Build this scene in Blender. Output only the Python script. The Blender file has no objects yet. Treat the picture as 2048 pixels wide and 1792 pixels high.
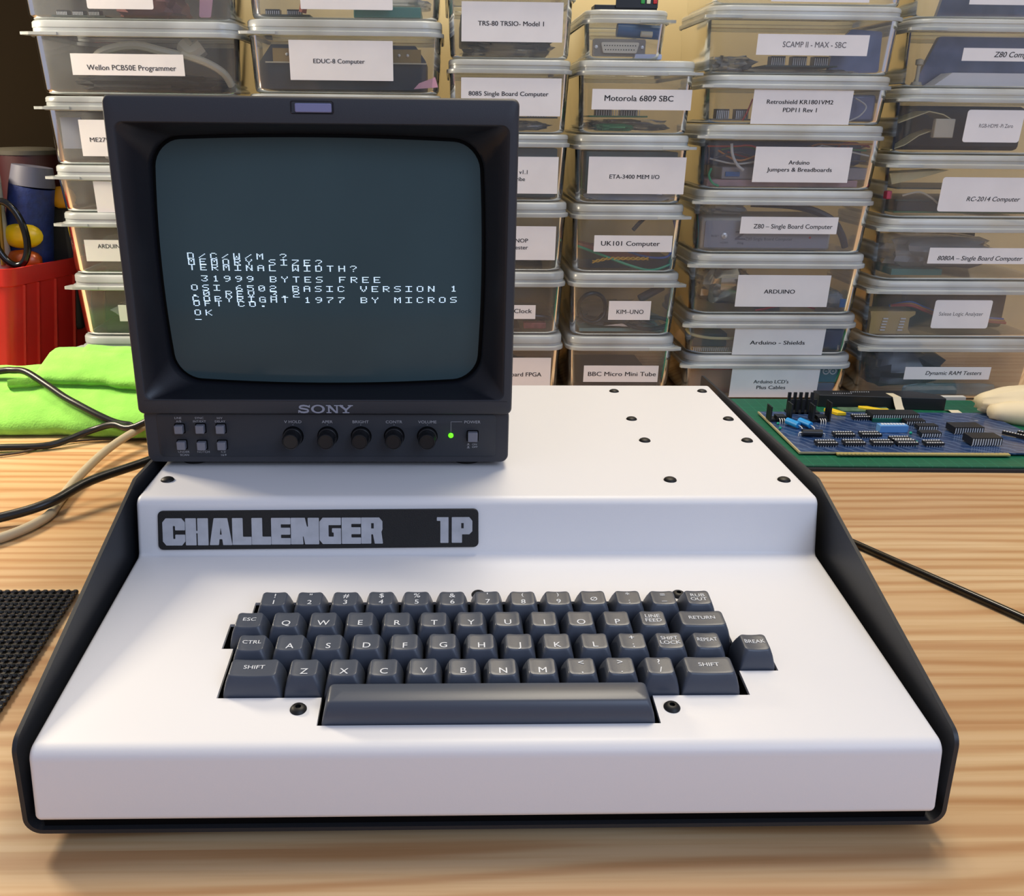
import bpy, math, random
from mathutils import Vector, Matrix, Euler
random.seed(7)
S = 0.001                                   # everything below is written in millimetres
scene = bpy.context.scene
COL = scene.collection
R = math.radians

# ------------------------------------------------------------------ camera
cam_d = bpy.data.cameras.new('camera'); cam = bpy.data.objects.new('camera', cam_d); COL.objects.link(cam)
right = Vector((0.99964987, -0.02454107, 0.00989333)); up = Vector((-0.00118164, 0.33211811, 0.94323707)); fwd = Vector((0.0264338, 0.9429185, -0.33197282))
cam.matrix_world = Matrix(((right.x, up.x, -fwd.x, -20.403*S), (right.y, up.y, -fwd.y, -324.04*S), (right.z, up.z, -fwd.z, 314.6*S), (0, 0, 0, 1)))
cam_d.sensor_fit = 'HORIZONTAL'; cam_d.sensor_width = 36; cam_d.lens = 36*1791.02/2048
cam_d.shift_x = (1024-940.64)/2048; cam_d.shift_y = (868.33-896)/2048
cam_d.clip_start = 0.01; cam_d.clip_end = 50
scene.camera = cam
# ------------------------------------------------------------------ world, light, exposure
w = bpy.data.worlds.new('room'); scene.world = w; w.use_nodes = True
w.node_tree.nodes['Background'].inputs[0].default_value = (0.78, 0.80, 1.0, 1)
w.node_tree.nodes['Background'].inputs[1].default_value = 0.38
def area(name, loc, target, size, power, color, sy=None):
    d = bpy.data.lights.new(name, 'AREA'); d.size = size; d.energy = power; d.color = color
    if sy: d.shape = 'RECTANGLE'; d.size_y = sy
    o = bpy.data.objects.new(name, d); COL.objects.link(o); o.location = loc
    o.rotation_euler = (Vector(target)-Vector(loc)).to_track_quat('-Z', 'Y').to_euler(); return o
area('ceiling_lamp', (0.24, 0.60, 1.32), (0.1, 0.35, 0.0), 0.42, 13.6, (1.0, 0.89, 0.70))
area('bench_lamp', (-0.84, 0.58, 0.52), (-0.35, 0.35, 0.0), 0.18, 8.5, (1.0, 0.86, 0.64))
area('window_daylight', (1.2, -1.8, 1.65), (0.0, 0.2, 0.1), 1.5, 30, (0.57, 0.72, 1.0))
vs = scene.view_settings; vs.view_transform = 'Standard'; vs.look = 'None'; vs.gamma = 1; vs.exposure = 0.0; vs.use_curve_mapping = False
scene.cycles.transparent_max_bounces = 32; scene.cycles.max_bounces = 10; scene.cycles.caustics_reflective = False; scene.cycles.caustics_refractive = False

# ------------------------------------------------------------------ materials
def srgb(r, g, b):
    f = lambda c: (c/255/12.92) if c/255 <= 0.04045 else ((c/255+0.055)/1.055)**2.4
    return (f(r), f(g), f(b), 1)
MATS = {}
def mat(name, rgb, rough=0.5, metal=0.0, spec=0.5, bump=0.0, bscale=400, var=0.0, vscale=20, emit=None, coat=0.0, sheen=0.0):
    if name in MATS: return MATS[name]
    m = bpy.data.materials.new(name); m.use_nodes = True; nt = m.node_tree; p = nt.nodes['Principled BSDF']
    c = srgb(*rgb)
    p.inputs['Base Color'].default_value = c; p.inputs['Roughness'].default_value = rough; p.inputs['Metallic'].default_value = metal
    p.inputs['Specular IOR Level'].default_value = spec; p.inputs['Coat Weight'].default_value = coat; p.inputs['Sheen Weight'].default_value = sheen
    tc = nt.nodes.new('ShaderNodeTexCoord')
    if var > 0:
        n = nt.nodes.new('ShaderNodeTexNoise'); n.inputs['Scale'].default_value = vscale; n.inputs['Detail'].default_value = 3
        nt.links.new(tc.outputs['Object'], n.inputs['Vector'])
        r = nt.nodes.new('ShaderNodeValToRGB'); r.color_ramp.elements[0].position = 0.3; r.color_ramp.elements[1].position = 0.7
        r.color_ramp.elements[0].color = tuple(x*(1-var) for x in c[:3])+(1,); r.color_ramp.elements[1].color = tuple(min(1, x*(1+var)) for x in c[:3])+(1,)
        nt.links.new(n.outputs['Fac'], r.inputs['Fac']); nt.links.new(r.outputs['Color'], p.inputs['Base Color'])
    if bump > 0:
        n = nt.nodes.new('ShaderNodeTexNoise'); n.inputs['Scale'].default_value = bscale; nt.links.new(tc.outputs['Object'], n.inputs['Vector'])
        b = nt.nodes.new('ShaderNodeBump'); b.inputs['Strength'].default_value = bump; b.inputs['Distance'].default_value = 0.0005
        nt.links.new(n.outputs['Fac'], b.inputs['Height']); nt.links.new(b.outputs['Normal'], p.inputs['Normal'])
    if emit:
        p.inputs['Emission Color'].default_value = srgb(*emit[0]); p.inputs['Emission Strength'].default_value = emit[1]
    MATS[name] = m; return m
def plastic(name, tint, haze, hazecol, rough=0.12):
    """clear or milky plastic: see-through share, a little scattering and a glossy skin"""
    if name in MATS: return MATS[name]
    m = bpy.data.materials.new(name); m.use_nodes = True; nt = m.node_tree; nt.nodes.clear()
    out = nt.nodes.new('ShaderNodeOutputMaterial'); tr = nt.nodes.new('ShaderNodeBsdfTransparent'); tr.inputs[0].default_value = tint
    di = nt.nodes.new('ShaderNodeBsdfDiffuse'); di.inputs[0].default_value = hazecol
    tl = nt.nodes.new('ShaderNodeBsdfTranslucent'); tl.inputs[0].default_value = hazecol
    gl = nt.nodes.new('ShaderNodeBsdfGlossy'); gl.inputs['Roughness'].default_value = rough; gl.inputs[0].default_value = (1, 1, 1, 1)
    fr = nt.nodes.new('ShaderNodeFresnel'); fr.inputs[0].default_value = 1.42
    tc = nt.nodes.new('ShaderNodeTexCoord'); no = nt.nodes.new('ShaderNodeTexNoise'); no.inputs['Scale'].default_value = 14; no.inputs['Detail'].default_value = 2
    mr = nt.nodes.new('ShaderNodeMapRange'); mr.inputs[1].default_value = 0.3; mr.inputs[2].default_value = 0.7; mr.inputs[3].default_value = haze*0.7; mr.inputs[4].default_value = min(1, haze*1.3)
    bn = nt.nodes.new('ShaderNodeBump'); bn.inputs['Strength'].default_value = 0.25; bn.inputs['Distance'].default_value = 0.002
    nt.links.new(tc.outputs['Object'], no.inputs['Vector']); nt.links.new(no.outputs['Fac'], mr.inputs[0]); nt.links.new(no.outputs['Fac'], bn.inputs['Height'])
    nt.links.new(bn.outputs[0], gl.inputs['Normal'])
    a = nt.nodes.new('ShaderNodeMixShader'); a.inputs[0].default_value = 0.5
    nt.links.new(di.outputs[0], a.inputs[1]); nt.links.new(tl.outputs[0], a.inputs[2])
    b = nt.nodes.new('ShaderNodeMixShader'); nt.links.new(mr.outputs[0], b.inputs[0]); nt.links.new(tr.outputs[0], b.inputs[1]); nt.links.new(a.outputs[0], b.inputs[2])
    c = nt.nodes.new('ShaderNodeMixShader'); nt.links.new(fr.outputs[0], c.inputs[0]); nt.links.new(b.outputs[0], c.inputs[1]); nt.links.new(gl.outputs[0], c.inputs[2])
    nt.links.new(c.outputs[0], out.inputs[0]); MATS[name] = m; return m

white = mat('white_powder_coat', (228, 226, 226), 0.42, spec=0.35, bump=0.05, bscale=900)
black = mat('black_powder_coat', (36, 38, 42), 0.45, spec=0.5, bump=0.06, bscale=1200)
dark = mat('dark_interior', (6, 6, 7), 0.8, spec=0.1)
rivet_m = mat('black_nylon', (14, 13, 14), 0.5, spec=.4)
keym = mat('slate_key_plastic', (66, 72, 84), 0.38, spec=0.5, bump=0.04, bscale=2500)
legm = mat('key_legend_white', (215, 218, 222), 0.5)
badge_m = mat('badge_black_plastic', (14, 14, 16), 0.5, bump=0.3, bscale=1800)
silver_m = mat('badge_silver_paint', (176, 178, 184), 0.45, spec=0.5, var=0.08, vscale=150)
mon_m = mat('monitor_charcoal_plastic', (52, 53, 58), 0.55, spec=0.4, bump=0.12, bscale=2200)
hood_m = mat('monitor_hood_black', (22, 23, 30), 0.42, spec=0.5, bump=0.1, bscale=1800)
panel_m = mat('control_panel_charcoal', (46, 49, 55), 0.5, spec=0.4, bump=0.08, bscale=2200)
prt_m = mat('panel_print_grey', (165, 166, 170), 0.6)
brand_m = mat('brand_lettering_grey', (140, 144, 158), 0.4, spec=0.6)
btn_m = mat('button_grey_plastic', (116, 117, 126), 0.45)
knob_m = mat('knob_black_plastic', (18, 19, 22), 0.35)
tally_m = mat('tally_lamp_frosted', (128, 130, 168), 0.5)
led_m = mat('power_led_green', (40, 220, 20), 0.3, emit=((90, 255, 20), 2.2))
crt_m = mat('crt_glass_phosphor', (62, 80, 84), 0.12, spec=0.2, var=0.10, vscale=9)
gasket_m = mat('crt_edge_black', (5, 6, 7), 0.5, spec=.15)
glyph_m = mat('crt_glowing_dots', (200, 220, 240), 0.5, emit=((205, 228, 250), 1.25))
paper = mat('sticker_paper', (240, 236, 232), 0.75, spec=0.2, var=0.03, vscale=30)
ink = mat('label_ink', (38, 36, 36), 0.7)
inkg = mat('label_ink_grey', (105, 102, 104), 0.7)
tubm = plastic('clear_tub_plastic', (0.86, 0.87, 0.89, 1), 0.15, (0.78, 0.82, 0.84, 1))
lidm = plastic('milky_lid_plastic', (0.9, 0.94, 0.93, 1), 0.78, (0.90, 0.94, 0.92, 1), 0.25)
bagm = plastic('clear_bag_film', (0.98, 0.98, 0.98, 1), 0.52, (0.95, 0.96, 0.95, 1), 0.12)

# ------------------------------------------------------------------ mesh helper (millimetres in, metres out)
class M:
    def __init__(s): s.v = []; s.f = []
    def add(s, vs, fs):
        o = len(s.v); s.v += [tuple(v) for v in vs]; s.f += [tuple(i+o for i in f) for f in fs]; return s
    def box(s, x0, x1, y0, y1, z0, z1):
        return s.add([(x0, y0, z0), (x1, y0, z0), (x1, y1, z0), (x0, y1, z0), (x0, y0, z1), (x1, y0, z1), (x1, y1, z1), (x0, y1, z1)],
                     [(0, 3, 2, 1), (4, 5, 6, 7), (0, 1, 5, 4), (1, 2, 6, 5), (2, 3, 7, 6), (3, 0, 4, 7)])
    def loft(s, rings, cap0=True, cap1=True):
        n = len(rings[0]); vs = [p for r in rings for p in r]; fs = []
        for k in range(len(rings)-1):
            for i in range(n):
                j = (i+1) % n; fs.append((k*n+i, k*n+j, (k+1)*n+j, (k+1)*n+i))
        if cap0: fs.append(tuple(range(n-1, -1, -1)))
        if cap1: fs.append(tuple((len(rings)-1)*n+i for i in range(n)))
        return s.add(vs, fs)
    def prism(s, poly, axis, a, b):
        g = {'x': lambda p, t: (t, p[0], p[1]), 'y': lambda p, t: (p[0], t, p[1]), 'z': lambda p, t: (p[0], p[1], t)}[axis]
        return s.loft([[g(p, a) for p in poly], [g(p, b) for p in poly]])
    def tube(s, pts, r, n=10, closed=False, sub=6):
        P = [Vector(p) for p in pts]
        if sub > 1 and len(P) > 2:
            Q = []; m = len(P)
            for i in range(m if closed else m-1):
                if closed: a, b, c, d = P[i-1], P[i], P[(i+1) % m], P[(i+2) % m]
                else: a, b, c, d = P[max(i-1, 0)], P[i], P[i+1], P[min(i+2, m-1)]
                for k in range(sub):
                    t = k/sub; Q.append(0.5*((2*b)+(c-a)*t+(2*a-5*b+4*c-d)*t*t+(3*b-3*c+d-a)*t**3))
            if not closed: Q.append(P[-1])
            P = Q
        rings = []; nrm = None; m = len(P)
        for i, p in enumerate(P):
            t = (P[(i+1) % m]-P[i-1]) if closed else (P[min(i+1, m-1)]-P[max(i-1, 0)])
            t.normalize()
            if nrm is None: nrm = t.orthogonal().normalized()
            nrm = (nrm-t*nrm.dot(t)).normalized(); bi = t.cross(nrm)
            rr = r[min(i, len(r)-1)] if isinstance(r, (list, tuple)) else r
            rings.append([p+(nrm*math.cos(2*math.pi*k/n)+bi*math.sin(2*math.pi*k/n))*rr for k in range(n)])
        if closed: rings.append(rings[0]); return s.loft(rings, False, False)
        return s.loft(rings)
    def lathe(s, prof, c=(0, 0, 0), axis='z', n=24):
        rings = []
        for r, h in prof:
            ring = []
            for k in range(n):
                a = 2*math.pi*k/n; x, y = r*math.cos(a), r*math.sin(a)
                ring.append({'z': (c[0]+x, c[1]+y, c[2]+h), 'y': (c[0]+x, c[1]+h, c[2]-y), 'x': (c[0]+h, c[1]+x, c[2]+y)}[axis])
            rings.append(ring)
        return s.loft(rings)
    def cyl(s, a, b, r, n=20, r2=None):
        return s.tube([a, b], [r, r if r2 is None else r2], n, sub=1)
    def ball(s, c, rx, ry, rz, n=16, m=10, wob=0.0):
        rings = []
        for i in range(1, m):
            ph = math.pi*i/m-math.pi/2
            rings.append([(c[0]+rx*math.cos(ph)*math.cos(2*math.pi*k/n)*(1+random.uniform(-wob, wob)), c[1]+ry*math.cos(ph)*math.sin(2*math.pi*k/n)*(1+random.uniform(-wob, wob)), c[2]+rz*math.sin(ph)*(1+random.uniform(-wob, wob))) for k in range(n)])
        return s.loft(rings)
    def mesh(s, name, m, sharp=35):
        me = bpy.data.meshes.new(name); me.from_pydata([(a*S, b*S, c*S) for a, b, c in s.v], [], s.f); me.validate()
        me.materials.append(m); me.shade_smooth(); me.set_sharp_from_angle(angle=R(sharp)); me.update(); return me
    def obj(s, name, m, parent=None, bevel=0, seg=2, sharp=35, solid=0):
        o = bpy.data.objects.new(name, s.mesh(name, m, sharp)); COL.objects.link(o); child(o, parent)
        if solid: q = o.modifiers.new('thickness', 'SOLIDIFY'); q.thickness = solid*S; q.offset = 0
        if bevel: b = o.modifiers.new('bevel', 'BEVEL'); b.width = bevel*S; b.segments = seg; b.limit_method = 'ANGLE'; b.angle_limit = R(40)
        return o
def child(o, parent):
    if parent is not None:
        o.parent = parent
        mw = parent.matrix_basis
        if parent.parent is not None: mw = parent.parent.matrix_basis @ parent.matrix_parent_inverse @ mw
        o.matrix_parent_inverse = mw.inverted()
def thing(name, label, cat, loc=(0, 0, 0), group=None):
    o = bpy.data.objects.new(name, None); COL.objects.link(o); o.location = Vector(loc)*S; o.empty_display_size = 0.02
    return tag(o, label, cat, group)
def tag(o, label, cat, group=None, kind=None):
    o['label'] = label; o['category'] = cat
    if group: o['group'] = group
    if kind: o['kind'] = kind
    return o
def struct(o): o['kind'] = 'structure'; return o
def rr(cx, cy, wd, dp, r, n=5):
    """rounded rectangle, counter-clockwise"""
    r = min(r, wd/2-0.01, dp/2-0.01); out = []
    for qx, qy, a0 in ((1, 1, 0), (-1, 1, 90), (-1, -1, 180), (1, -1, 270)):
        for k in range(n+1):
            a = R(a0+90*k/n); out.append((cx+qx*(wd/2-r)+r*math.cos(a), cy+qy*(dp/2-r)+r*math.sin(a)))
    return out
def fillet(poly, rad, n=6):
    """round the corners of a closed 2D polygon; rad: one radius per vertex"""
    out = []; N = len(poly)
    for i, p in enumerate(poly):
        r = rad[i] if isinstance(rad, (list, tuple)) else rad
        p = Vector(p); a = Vector(poly[i-1])-p; b = Vector(poly[(i+1) % N])-p
        la, lb = a.length, b.length; a.normalize(); b.normalize()
        ang = math.acos(max(-1, min(1, a.dot(b))))
        if r <= 0 or ang > math.pi-0.02: out.append(tuple(p)); continue
        t = min(r/math.tan(ang/2), la*0.49, lb*0.49); r = t*math.tan(ang/2)
        c = p+(a+b).normalized()*(r/math.sin(ang/2)); s0 = p+a*t-c; s1 = p+b*t-c
        a0 = math.atan2(s0.y, s0.x); a1 = math.atan2(s1.y, s1.x); d = (a1-a0+math.pi) % (2*math.pi)-math.pi
        for k in range(n+1): out.append((c.x+r*math.cos(a0+d*k/n), c.y+r*math.sin(a0+d*k/n)))
    return out
def offset(poly, d):
    out = []; N = len(poly); ar = sum(poly[i-1][0]*poly[i][1]-poly[i][0]*poly[i-1][1] for i in range(N)); sg = 1 if ar > 0 else -1
    for i, p in enumerate(poly):
        a = Vector(p)-Vector(poly[i-1]); b = Vector(poly[(i+1) % N])-Vector(p)
        if a.length < 1e-6: a = b
        if b.length < 1e-6: b = a
        n = Vector((-(a.normalized()+b.normalized()).y, (a.normalized()+b.normalized()).x)).normalized()*sg
        out.append((p[0]+n.x*d, p[1]+n.y*d))
    return out
_tc = {}
def text2d(s, size, width=None, bold=0.0, align='CENTER', sx=1.0, shear=0.0, gap=1.0):
    """flat glyph mesh data: verts (x, y) in mm and faces; size is the cap height in mm"""
    key = (s, size, width, bold, align, sx, shear, gap)
    if key in _tc: return _tc[key]
    dup_b = bold*0.6 if bold > .005 else 0; bold = 0.0
    c = bpy.data.curves.new('t', 'FONT'); c.body = s; c.size = 1.0; c.offset = bold; c.resolution_u = 3; c.space_character = gap; c.shear = shear; c.fill_mode = 'FRONT'
    o = bpy.data.objects.new('t', c); COL.objects.link(o); bpy.context.view_layer.update()
    me = bpy.data.meshes.new_from_object(o.evaluated_get(bpy.context.evaluated_depsgraph_get()))
    vs = [(v.co.x, v.co.y) for v in me.vertices]; fs = [tuple(p.vertices) for p in me.polygons]
    bpy.data.objects.remove(o); bpy.data.curves.remove(c); bpy.data.meshes.remove(me)
    if dup_b:
        n_ = len(vs); base = vs; vs = []; bf = fs; fs = []
        for q, d_ in enumerate((-dup_b, 0, dup_b)): vs += [(a+d_, b, .03*q) for a, b in base]; fs += [tuple(i+q*n_ for i in f) for f in bf]
    k = size/0.729; x0 = min(v[0] for v in vs); x1 = max(v[0] for v in vs); kx = k*sx if width is None else width/(x1-x0)
    sh = {'CENTER': (x0+x1)/2, 'LEFT': x0, 'RIGHT': x1}[align]
    vs = [((v[0]-sh)*kx, v[1]*k, v[2] if len(v) > 2 else 0) for v in vs]
    _tc[key] = (vs, fs); return vs, fs
def front_text(m, s, x, y, z, size, **kw):
    """text standing upright facing -Y; z is the baseline"""
    vs, fs = text2d(s, size, **kw); m.add([(x+a, y-l, z+b) for a, b, l in vs], fs); return m

# ------------------------------------------------------------------ setting: bench top, wall
def wood():
    m = bpy.data.materials.new('pine_boards'); m.use_nodes = True; nt = m.node_tree; p = nt.nodes['Principled BSDF']; L = nt.links.new
    N = lambda t: nt.nodes.new(t)
    tc = N('ShaderNodeTexCoord')
    def mp(sc, src, loc=(0, 0, 0)):
        q = N('ShaderNodeMapping'); q.inputs['Scale'].default_value = sc; q.inputs['Location'].default_value = loc; L(src, q.inputs[0]); return q.outputs[0]
    sep = N('ShaderNodeSeparateXYZ'); L(tc.outputs['Object'], sep.inputs[0])
    pl = N('ShaderNodeMath'); pl.operation = 'MULTIPLY'; pl.inputs[1].default_value = 1/0.085; L(sep.outputs['Y'], pl.inputs[0])
    fl = N('ShaderNodeMath'); fl.operation = 'FLOOR'; L(pl.outputs[0], fl.inputs[0])
    wn = N('ShaderNodeTexWhiteNoise'); wn.noise_dimensions = '1D'; L(fl.outputs[0], wn.inputs['W'])
    off = N('ShaderNodeCombineXYZ'); mu = N('ShaderNodeMath'); mu.operation = 'MULTIPLY'; mu.inputs[1].default_value = 7.0; L(wn.outputs['Value'], mu.inputs[0]); L(mu.outputs[0], off.inputs[0])
    ad = N('ShaderNodeVectorMath'); ad.operation = 'ADD'; L(tc.outputs['Object'], ad.inputs[0]); L(off.outputs[0], ad.inputs[1])
    warp = N('ShaderNodeTexNoise'); warp.inputs['Scale'].default_value = 1.0; warp.inputs['Detail'].default_value = 2; L(mp((1.6, 10, 1), ad.outputs[0]), warp.inputs['Vector'])
    wv = N('ShaderNodeTexWave'); wv.wave_type = 'BANDS'; wv.bands_direction = 'Y'; wv.inputs['Scale'].default_value = 19; wv.inputs['Distortion'].default_value = 0
    wy = N('ShaderNodeCombineXYZ'); wm = N('ShaderNodeMath'); wm.operation = 'MULTIPLY_ADD'; wm.inputs[1].default_value = 0.07; L(warp.outputs['Fac'], wm.inputs[0])
    s2 = N('ShaderNodeSeparateXYZ'); L(ad.outputs[0], s2.inputs[0]); L(s2.outputs['Y'], wm.inputs[2]); L(wm.outputs[0], wy.inputs[1])
    L(wy.outputs[0], wv.inputs['Vector'])
    fine = N('ShaderNodeTexNoise'); fine.inputs['Scale'].default_value = 1; fine.inputs['Detail'].default_value = 5; L(mp((7, 260, 1), ad.outputs[0]), fine.inputs['Vector'])
    broad = N('ShaderNodeTexNoise'); broad.inputs['Scale'].default_value = 1; broad.inputs['Detail'].default_value = 2; L(mp((3, 26, 1), ad.outputs[0]), broad.inputs['Vector'])
    r1 = N('ShaderNodeValToRGB'); e = r1.color_ramp.elements; e[0].position = 0.02; e[0].color = srgb(214, 184, 142); e[1].position = 0.98; e[1].color = srgb(194, 154, 110)
    ee = e.new(0.55); ee.color = srgb(209, 177, 134)
    L(wv.outputs['Fac'], r1.inputs[0])
    mx = N('ShaderNodeMix'); mx.data_type = 'RGBA'; mx.blend_type = 'MULTIPLY'; mx.inputs[0].default_value = 1
    r2 = N('ShaderNodeValToRGB'); r2.color_ramp.elements[0].position = 0.32; r2.color_ramp.elements[0].color = (0.90, 0.84, 0.76, 1); r2.color_ramp.elements[1].position = 0.55; r2.color_ramp.elements[1].color = (1, 1, 1, 1)
    L(fine.outputs['Fac'], r2.inputs[0]); L(r1.outputs[0], mx.inputs[6]); L(r2.outputs[0], mx.inputs[7])
    m2 = N('ShaderNodeMix'); m2.data_type = 'RGBA'; m2.blend_type = 'MULTIPLY'; m2.inputs[0].default_value = 1
    r3 = N('ShaderNodeValToRGB'); r3.color_ramp.elements[0].position = 0.35; r3.color_ramp.elements[0].color = (0.90, 0.82, 0.74, 1); r3.color_ramp.elements[1].position = 0.6; r3.color_ramp.elements[1].color = (1, 1, 1, 1)
    L(broad.outputs['Fac'], r3.inputs[0]); L(mx.outputs[2], m2.inputs[6]); L(r3.outputs[0], m2.inputs[7])
    m3 = N('ShaderNodeMix'); m3.data_type = 'RGBA'; m3.blend_type = 'MULTIPLY'; m3.inputs[0].default_value = 1
    r4 = N('ShaderNodeValToRGB'); r4.color_ramp.elements[0].color = (0.86, 0.80, 0.76, 1); r4.color_ramp.elements[1].color = (1, 1, 1, 1)
    L(wn.outputs['Value'], r4.inputs[0]); L(m2.outputs[2], m3.inputs[6]); L(r4.outputs[0], m3.inputs[7])
    L(m3.outputs[2], p.inputs['Base Color']); p.inputs['Roughness'].default_value = 0.42; p.inputs['Specular IOR Level'].default_value = 0.4
    return m
bench = M().box(-1600, 1600, -420, 960, -32, 0).obj('workbench_top', wood(), None, bevel=2)
tag(bench, 'pine workbench top of glued boards with lengthwise grain, under everything', 'workbench')
wallm = mat('ochre_wall_paint', (238, 210, 150), 0.85, spec=0.2, bump=0.2, bscale=60, var=0.05, vscale=5)
struct(M().box(-1700, 1700, 962, 1002, -760, 1700).obj('wall_back', wallm))
struct(M().box(-1700, 1700, -2600, 962, -800, -760).obj('floor', mat('grey_floor', (96, 90, 84), 0.7)))
backing = M().box(-1100, -262, 915, 958, 0.5, 620).obj('dark_backing_panel', mat('dark_brown_board', (34, 28, 20), 1.0, spec=0.0), None, bevel=2)  # added board, darkens the left background and the see-through boxes before it
tag(backing, 'dark brown board added behind the red bin and the leftmost box stack to darken the background', 'board')

# ------------------------------------------------------------------ vintage computer
comp = thing('keyboard_computer', 'white vintage keyboard computer with black side plates, carrying the monitor', 'computer', (0, 200, 0))
# rounded cover profile in (y, z)
prof = fillet([(0.2, 15.8), (4.4, 51.4), (160.2, 67.35), (167.5, 101.1), (410, 101.4), (410, 15.8)], [3, 7, 2.5, 6, 4, 2], 8)
cv = M(); rings = []
W2 = 204.5
ring3 = []
for k in range(6):
    a = R(18*k)                       # 0 = side face inset, 90 = full profile
    ring3.append([(-W2+3-3*math.cos(a), q[0], q[1]) for q in offset(prof, 3-3*math.sin(a))])
full = ring3+[[(-x, y, z) for x, y, z in r] for r in reversed(ring3)]
cv.loft(full); cover = cv.obj('case_cover', white, comp, sharp=50)
# deck frame: u along x, v up the slope, n out of it
B = Vector((0, 4.641, 51.353)); dd = Vector((0, 160.196-4.641, 67.303-51.353)).normalized(); nn = Vector((0, -dd.z, dd.y))
deckrot = math.atan2(dd.z, dd.y)
def deck(u, v, h=0): return tuple(Vector((u, 0, 0))+B+dd*v+nn*h)
cut = [(-79.6, 14.1), (78.5, 14.1), (78.5, 32.6), (125.6, 32.6), (125.6, 50), (145.2, 50), (145.2, 70.2), (128.6, 70.2), (128.6, 89.2), (126, 89.2), (126, 108.5), (-125.3, 108.5), (-125.3, 89.4), (-135, 89.4), (-135, 69), (-129.2, 69), (-129.2, 32.6), (-79.6, 32.6)]
cutter = M().loft([[deck(u, v, -26) for u, v in cut], [deck(u, v, 20) for u, v in cut]]).obj('cutter', white, None)
bm_ = cover.modifiers.new('cut', 'BOOLEAN'); bm_.operation = 'DIFFERENCE'; bm_.object = cutter; bm_.solver = 'EXACT'
bpy.context.view_layer.update()
nm = bpy.data.meshes.new_from_object(cover.evaluated_get(bpy.context.evaluated_depsgraph_get()))
cover.modifiers.clear(); nm.shade_smooth(); nm.set_sharp_from_angle(angle=R(40)); cover.data = nm; nm.name = 'case_cover'
bpy.data.objects.remove(cutter)
inn = offset(cut, 0.25)
kw = M(); lo = [deck(u, v, -24) for u, v in inn]; hi = [deck(u, v, -1.6) for u, v in inn]
kw.loft([lo, hi], True, False); kw.obj('key_well', dark, comp)
# tray: side plates, floor
plate = fillet([(3.4, 15), (5.1, 54.7), (185.4, 106.4), (449.5, 99.1), (449.5, 15)], [0, 8, 6, 3, 0], 6)
tr = M()
for s in (-1, 1): tr.prism(plate, 'x', s*211.0, s*208.9)
arc = []
for k in range(9): a = R(180+90*k/8); arc.append((-203+8*math.cos(a), 15+8*math.sin(a)))
outer = arc+[(-x, z) for x, z in reversed(arc)]
arc2 = []
for k in range(9): a = R(180+90*k/8); arc2.append((-203+5.9*math.cos(a), 15+5.9*math.sin(a)))
inner = arc2+[(-x, z) for x, z in reversed(arc2)]
tr.prism(outer+inner[::-1], 'y', 3.4, 449.5)
tr.obj('case_tray', black, comp, sharp=40)
bx = M().box(-203, 203, 6, 9.6, 9.2, 20).obj('front_gap_dark', dark, comp)  # dark of the open gap under the cover, put into a panel's colour
for sx in (-1, 1):
    for y in (25, 420): M().lathe([(9, 0.2), (9, 5.5), (8, 7)], (sx*170, y, 0)).obj('foot', mat('foot_rubber', (12, 12, 12), 0.8), comp)
# black push rivets on top, socket screws on the slope
for x, y in ((119.2, 389.5), (193.3, 390), (119.6, 316.4), (193.6, 316.6), (119.6, 268.4), (192.6, 268.4), (120.4, 195.3), (192.8, 195.3), (-193.6, 195.5)):
    M().lathe([(4.1, -0.4), (4.1, 0.25), (3.6, 1.0), (2.6, 1.6), (1.2, 1.95), (0.2, 2.0)], (x, y, 101.25)).obj('push_rivet', rivet_m, comp)
sw = M().lathe([(3.95, 0), (3.95, 0.4), (3.3, 1.3), (2.2, 1.9), (1.35, 2.0)], (0, 0, 0))
sw2 = M().lathe([(3.95, 0), (3.95, 0.4), (3.3, 1.3), (2.2, 1.9), (1.35, 2.0), (1.25, 0.6), (0.1, 0.6)], (0, 0, 0))
me_ = sw2.mesh('socket_screw', rivet_m)
for u, v in ((-89.4, 24.8), (85.9, 24.4), (-2.5, 115), (110.2, 114.3)):
    o = bpy.data.objects.new('socket_screw', me_); COL.objects.link(o); child(o, comp)
    o.location = Vector(deck(u, v, 0))*S; o.rotation_euler = (deckrot, 0, 0)

# keys ------------------------------------------------------------------
def dish(x, y, wd): return 10.0+0.045*(y+5.4)+0.55*((x/(wd/2))**2)-0.5
def keycap(wd):
    m = M(); tw = wd-5.6; rings = []
    def R_(cx, cy, w_, d_, r, z):
        pts = rr(cx, cy, w_, d_, r, 5); out = []
        for i, p in enumerate(pts):
            q = pts[(i+1) % len(pts)]; n_ = 8 if i % 6 == 5 else 1
            out += [(p[0]+(q[0]-p[0])*j/n_, p[1]+(q[1]-p[1])*j/n_) for j in range(n_)]
        return [(a, b, z(a, b) if callable(z) else z) for a, b in out]
    rings.append(R_(0, 0, wd, 18, 1.0, -7)); rings.append(R_(0, 0, wd, 18, 1.0, 0))
    rings.append(R_(0, 0.05, wd-0.9, 16.9, 1.4, 3)); rings.append(R_(0, 0.1, wd-2.6, 14.6, 1.8, 6.6))
    rings.append(R_(0, 0.1, tw+0.9, 12.2, 2.2, lambda a, b: dish(a, b, tw)-0.75)); rings.append(R_(0, 0.1, tw+0.25, 11.5, 2.1, lambda a, b: dish(a, b, tw)-0.15))
    rings.append(R_(0, 0.1, tw-0.5, 10.8, 1.9, lambda a, b: dish(a, b, tw)))
    for q in (0.75, 0.5, 0.25, 0.03): rings.append(R_(0, 0.1, (tw-0.5)*q+(1-q)*max(0, tw-12), 10.8*q, 1.9*q, lambda a, b: dish(a, b, tw)))
    m.loft(rings); return m
capm = {}
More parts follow.
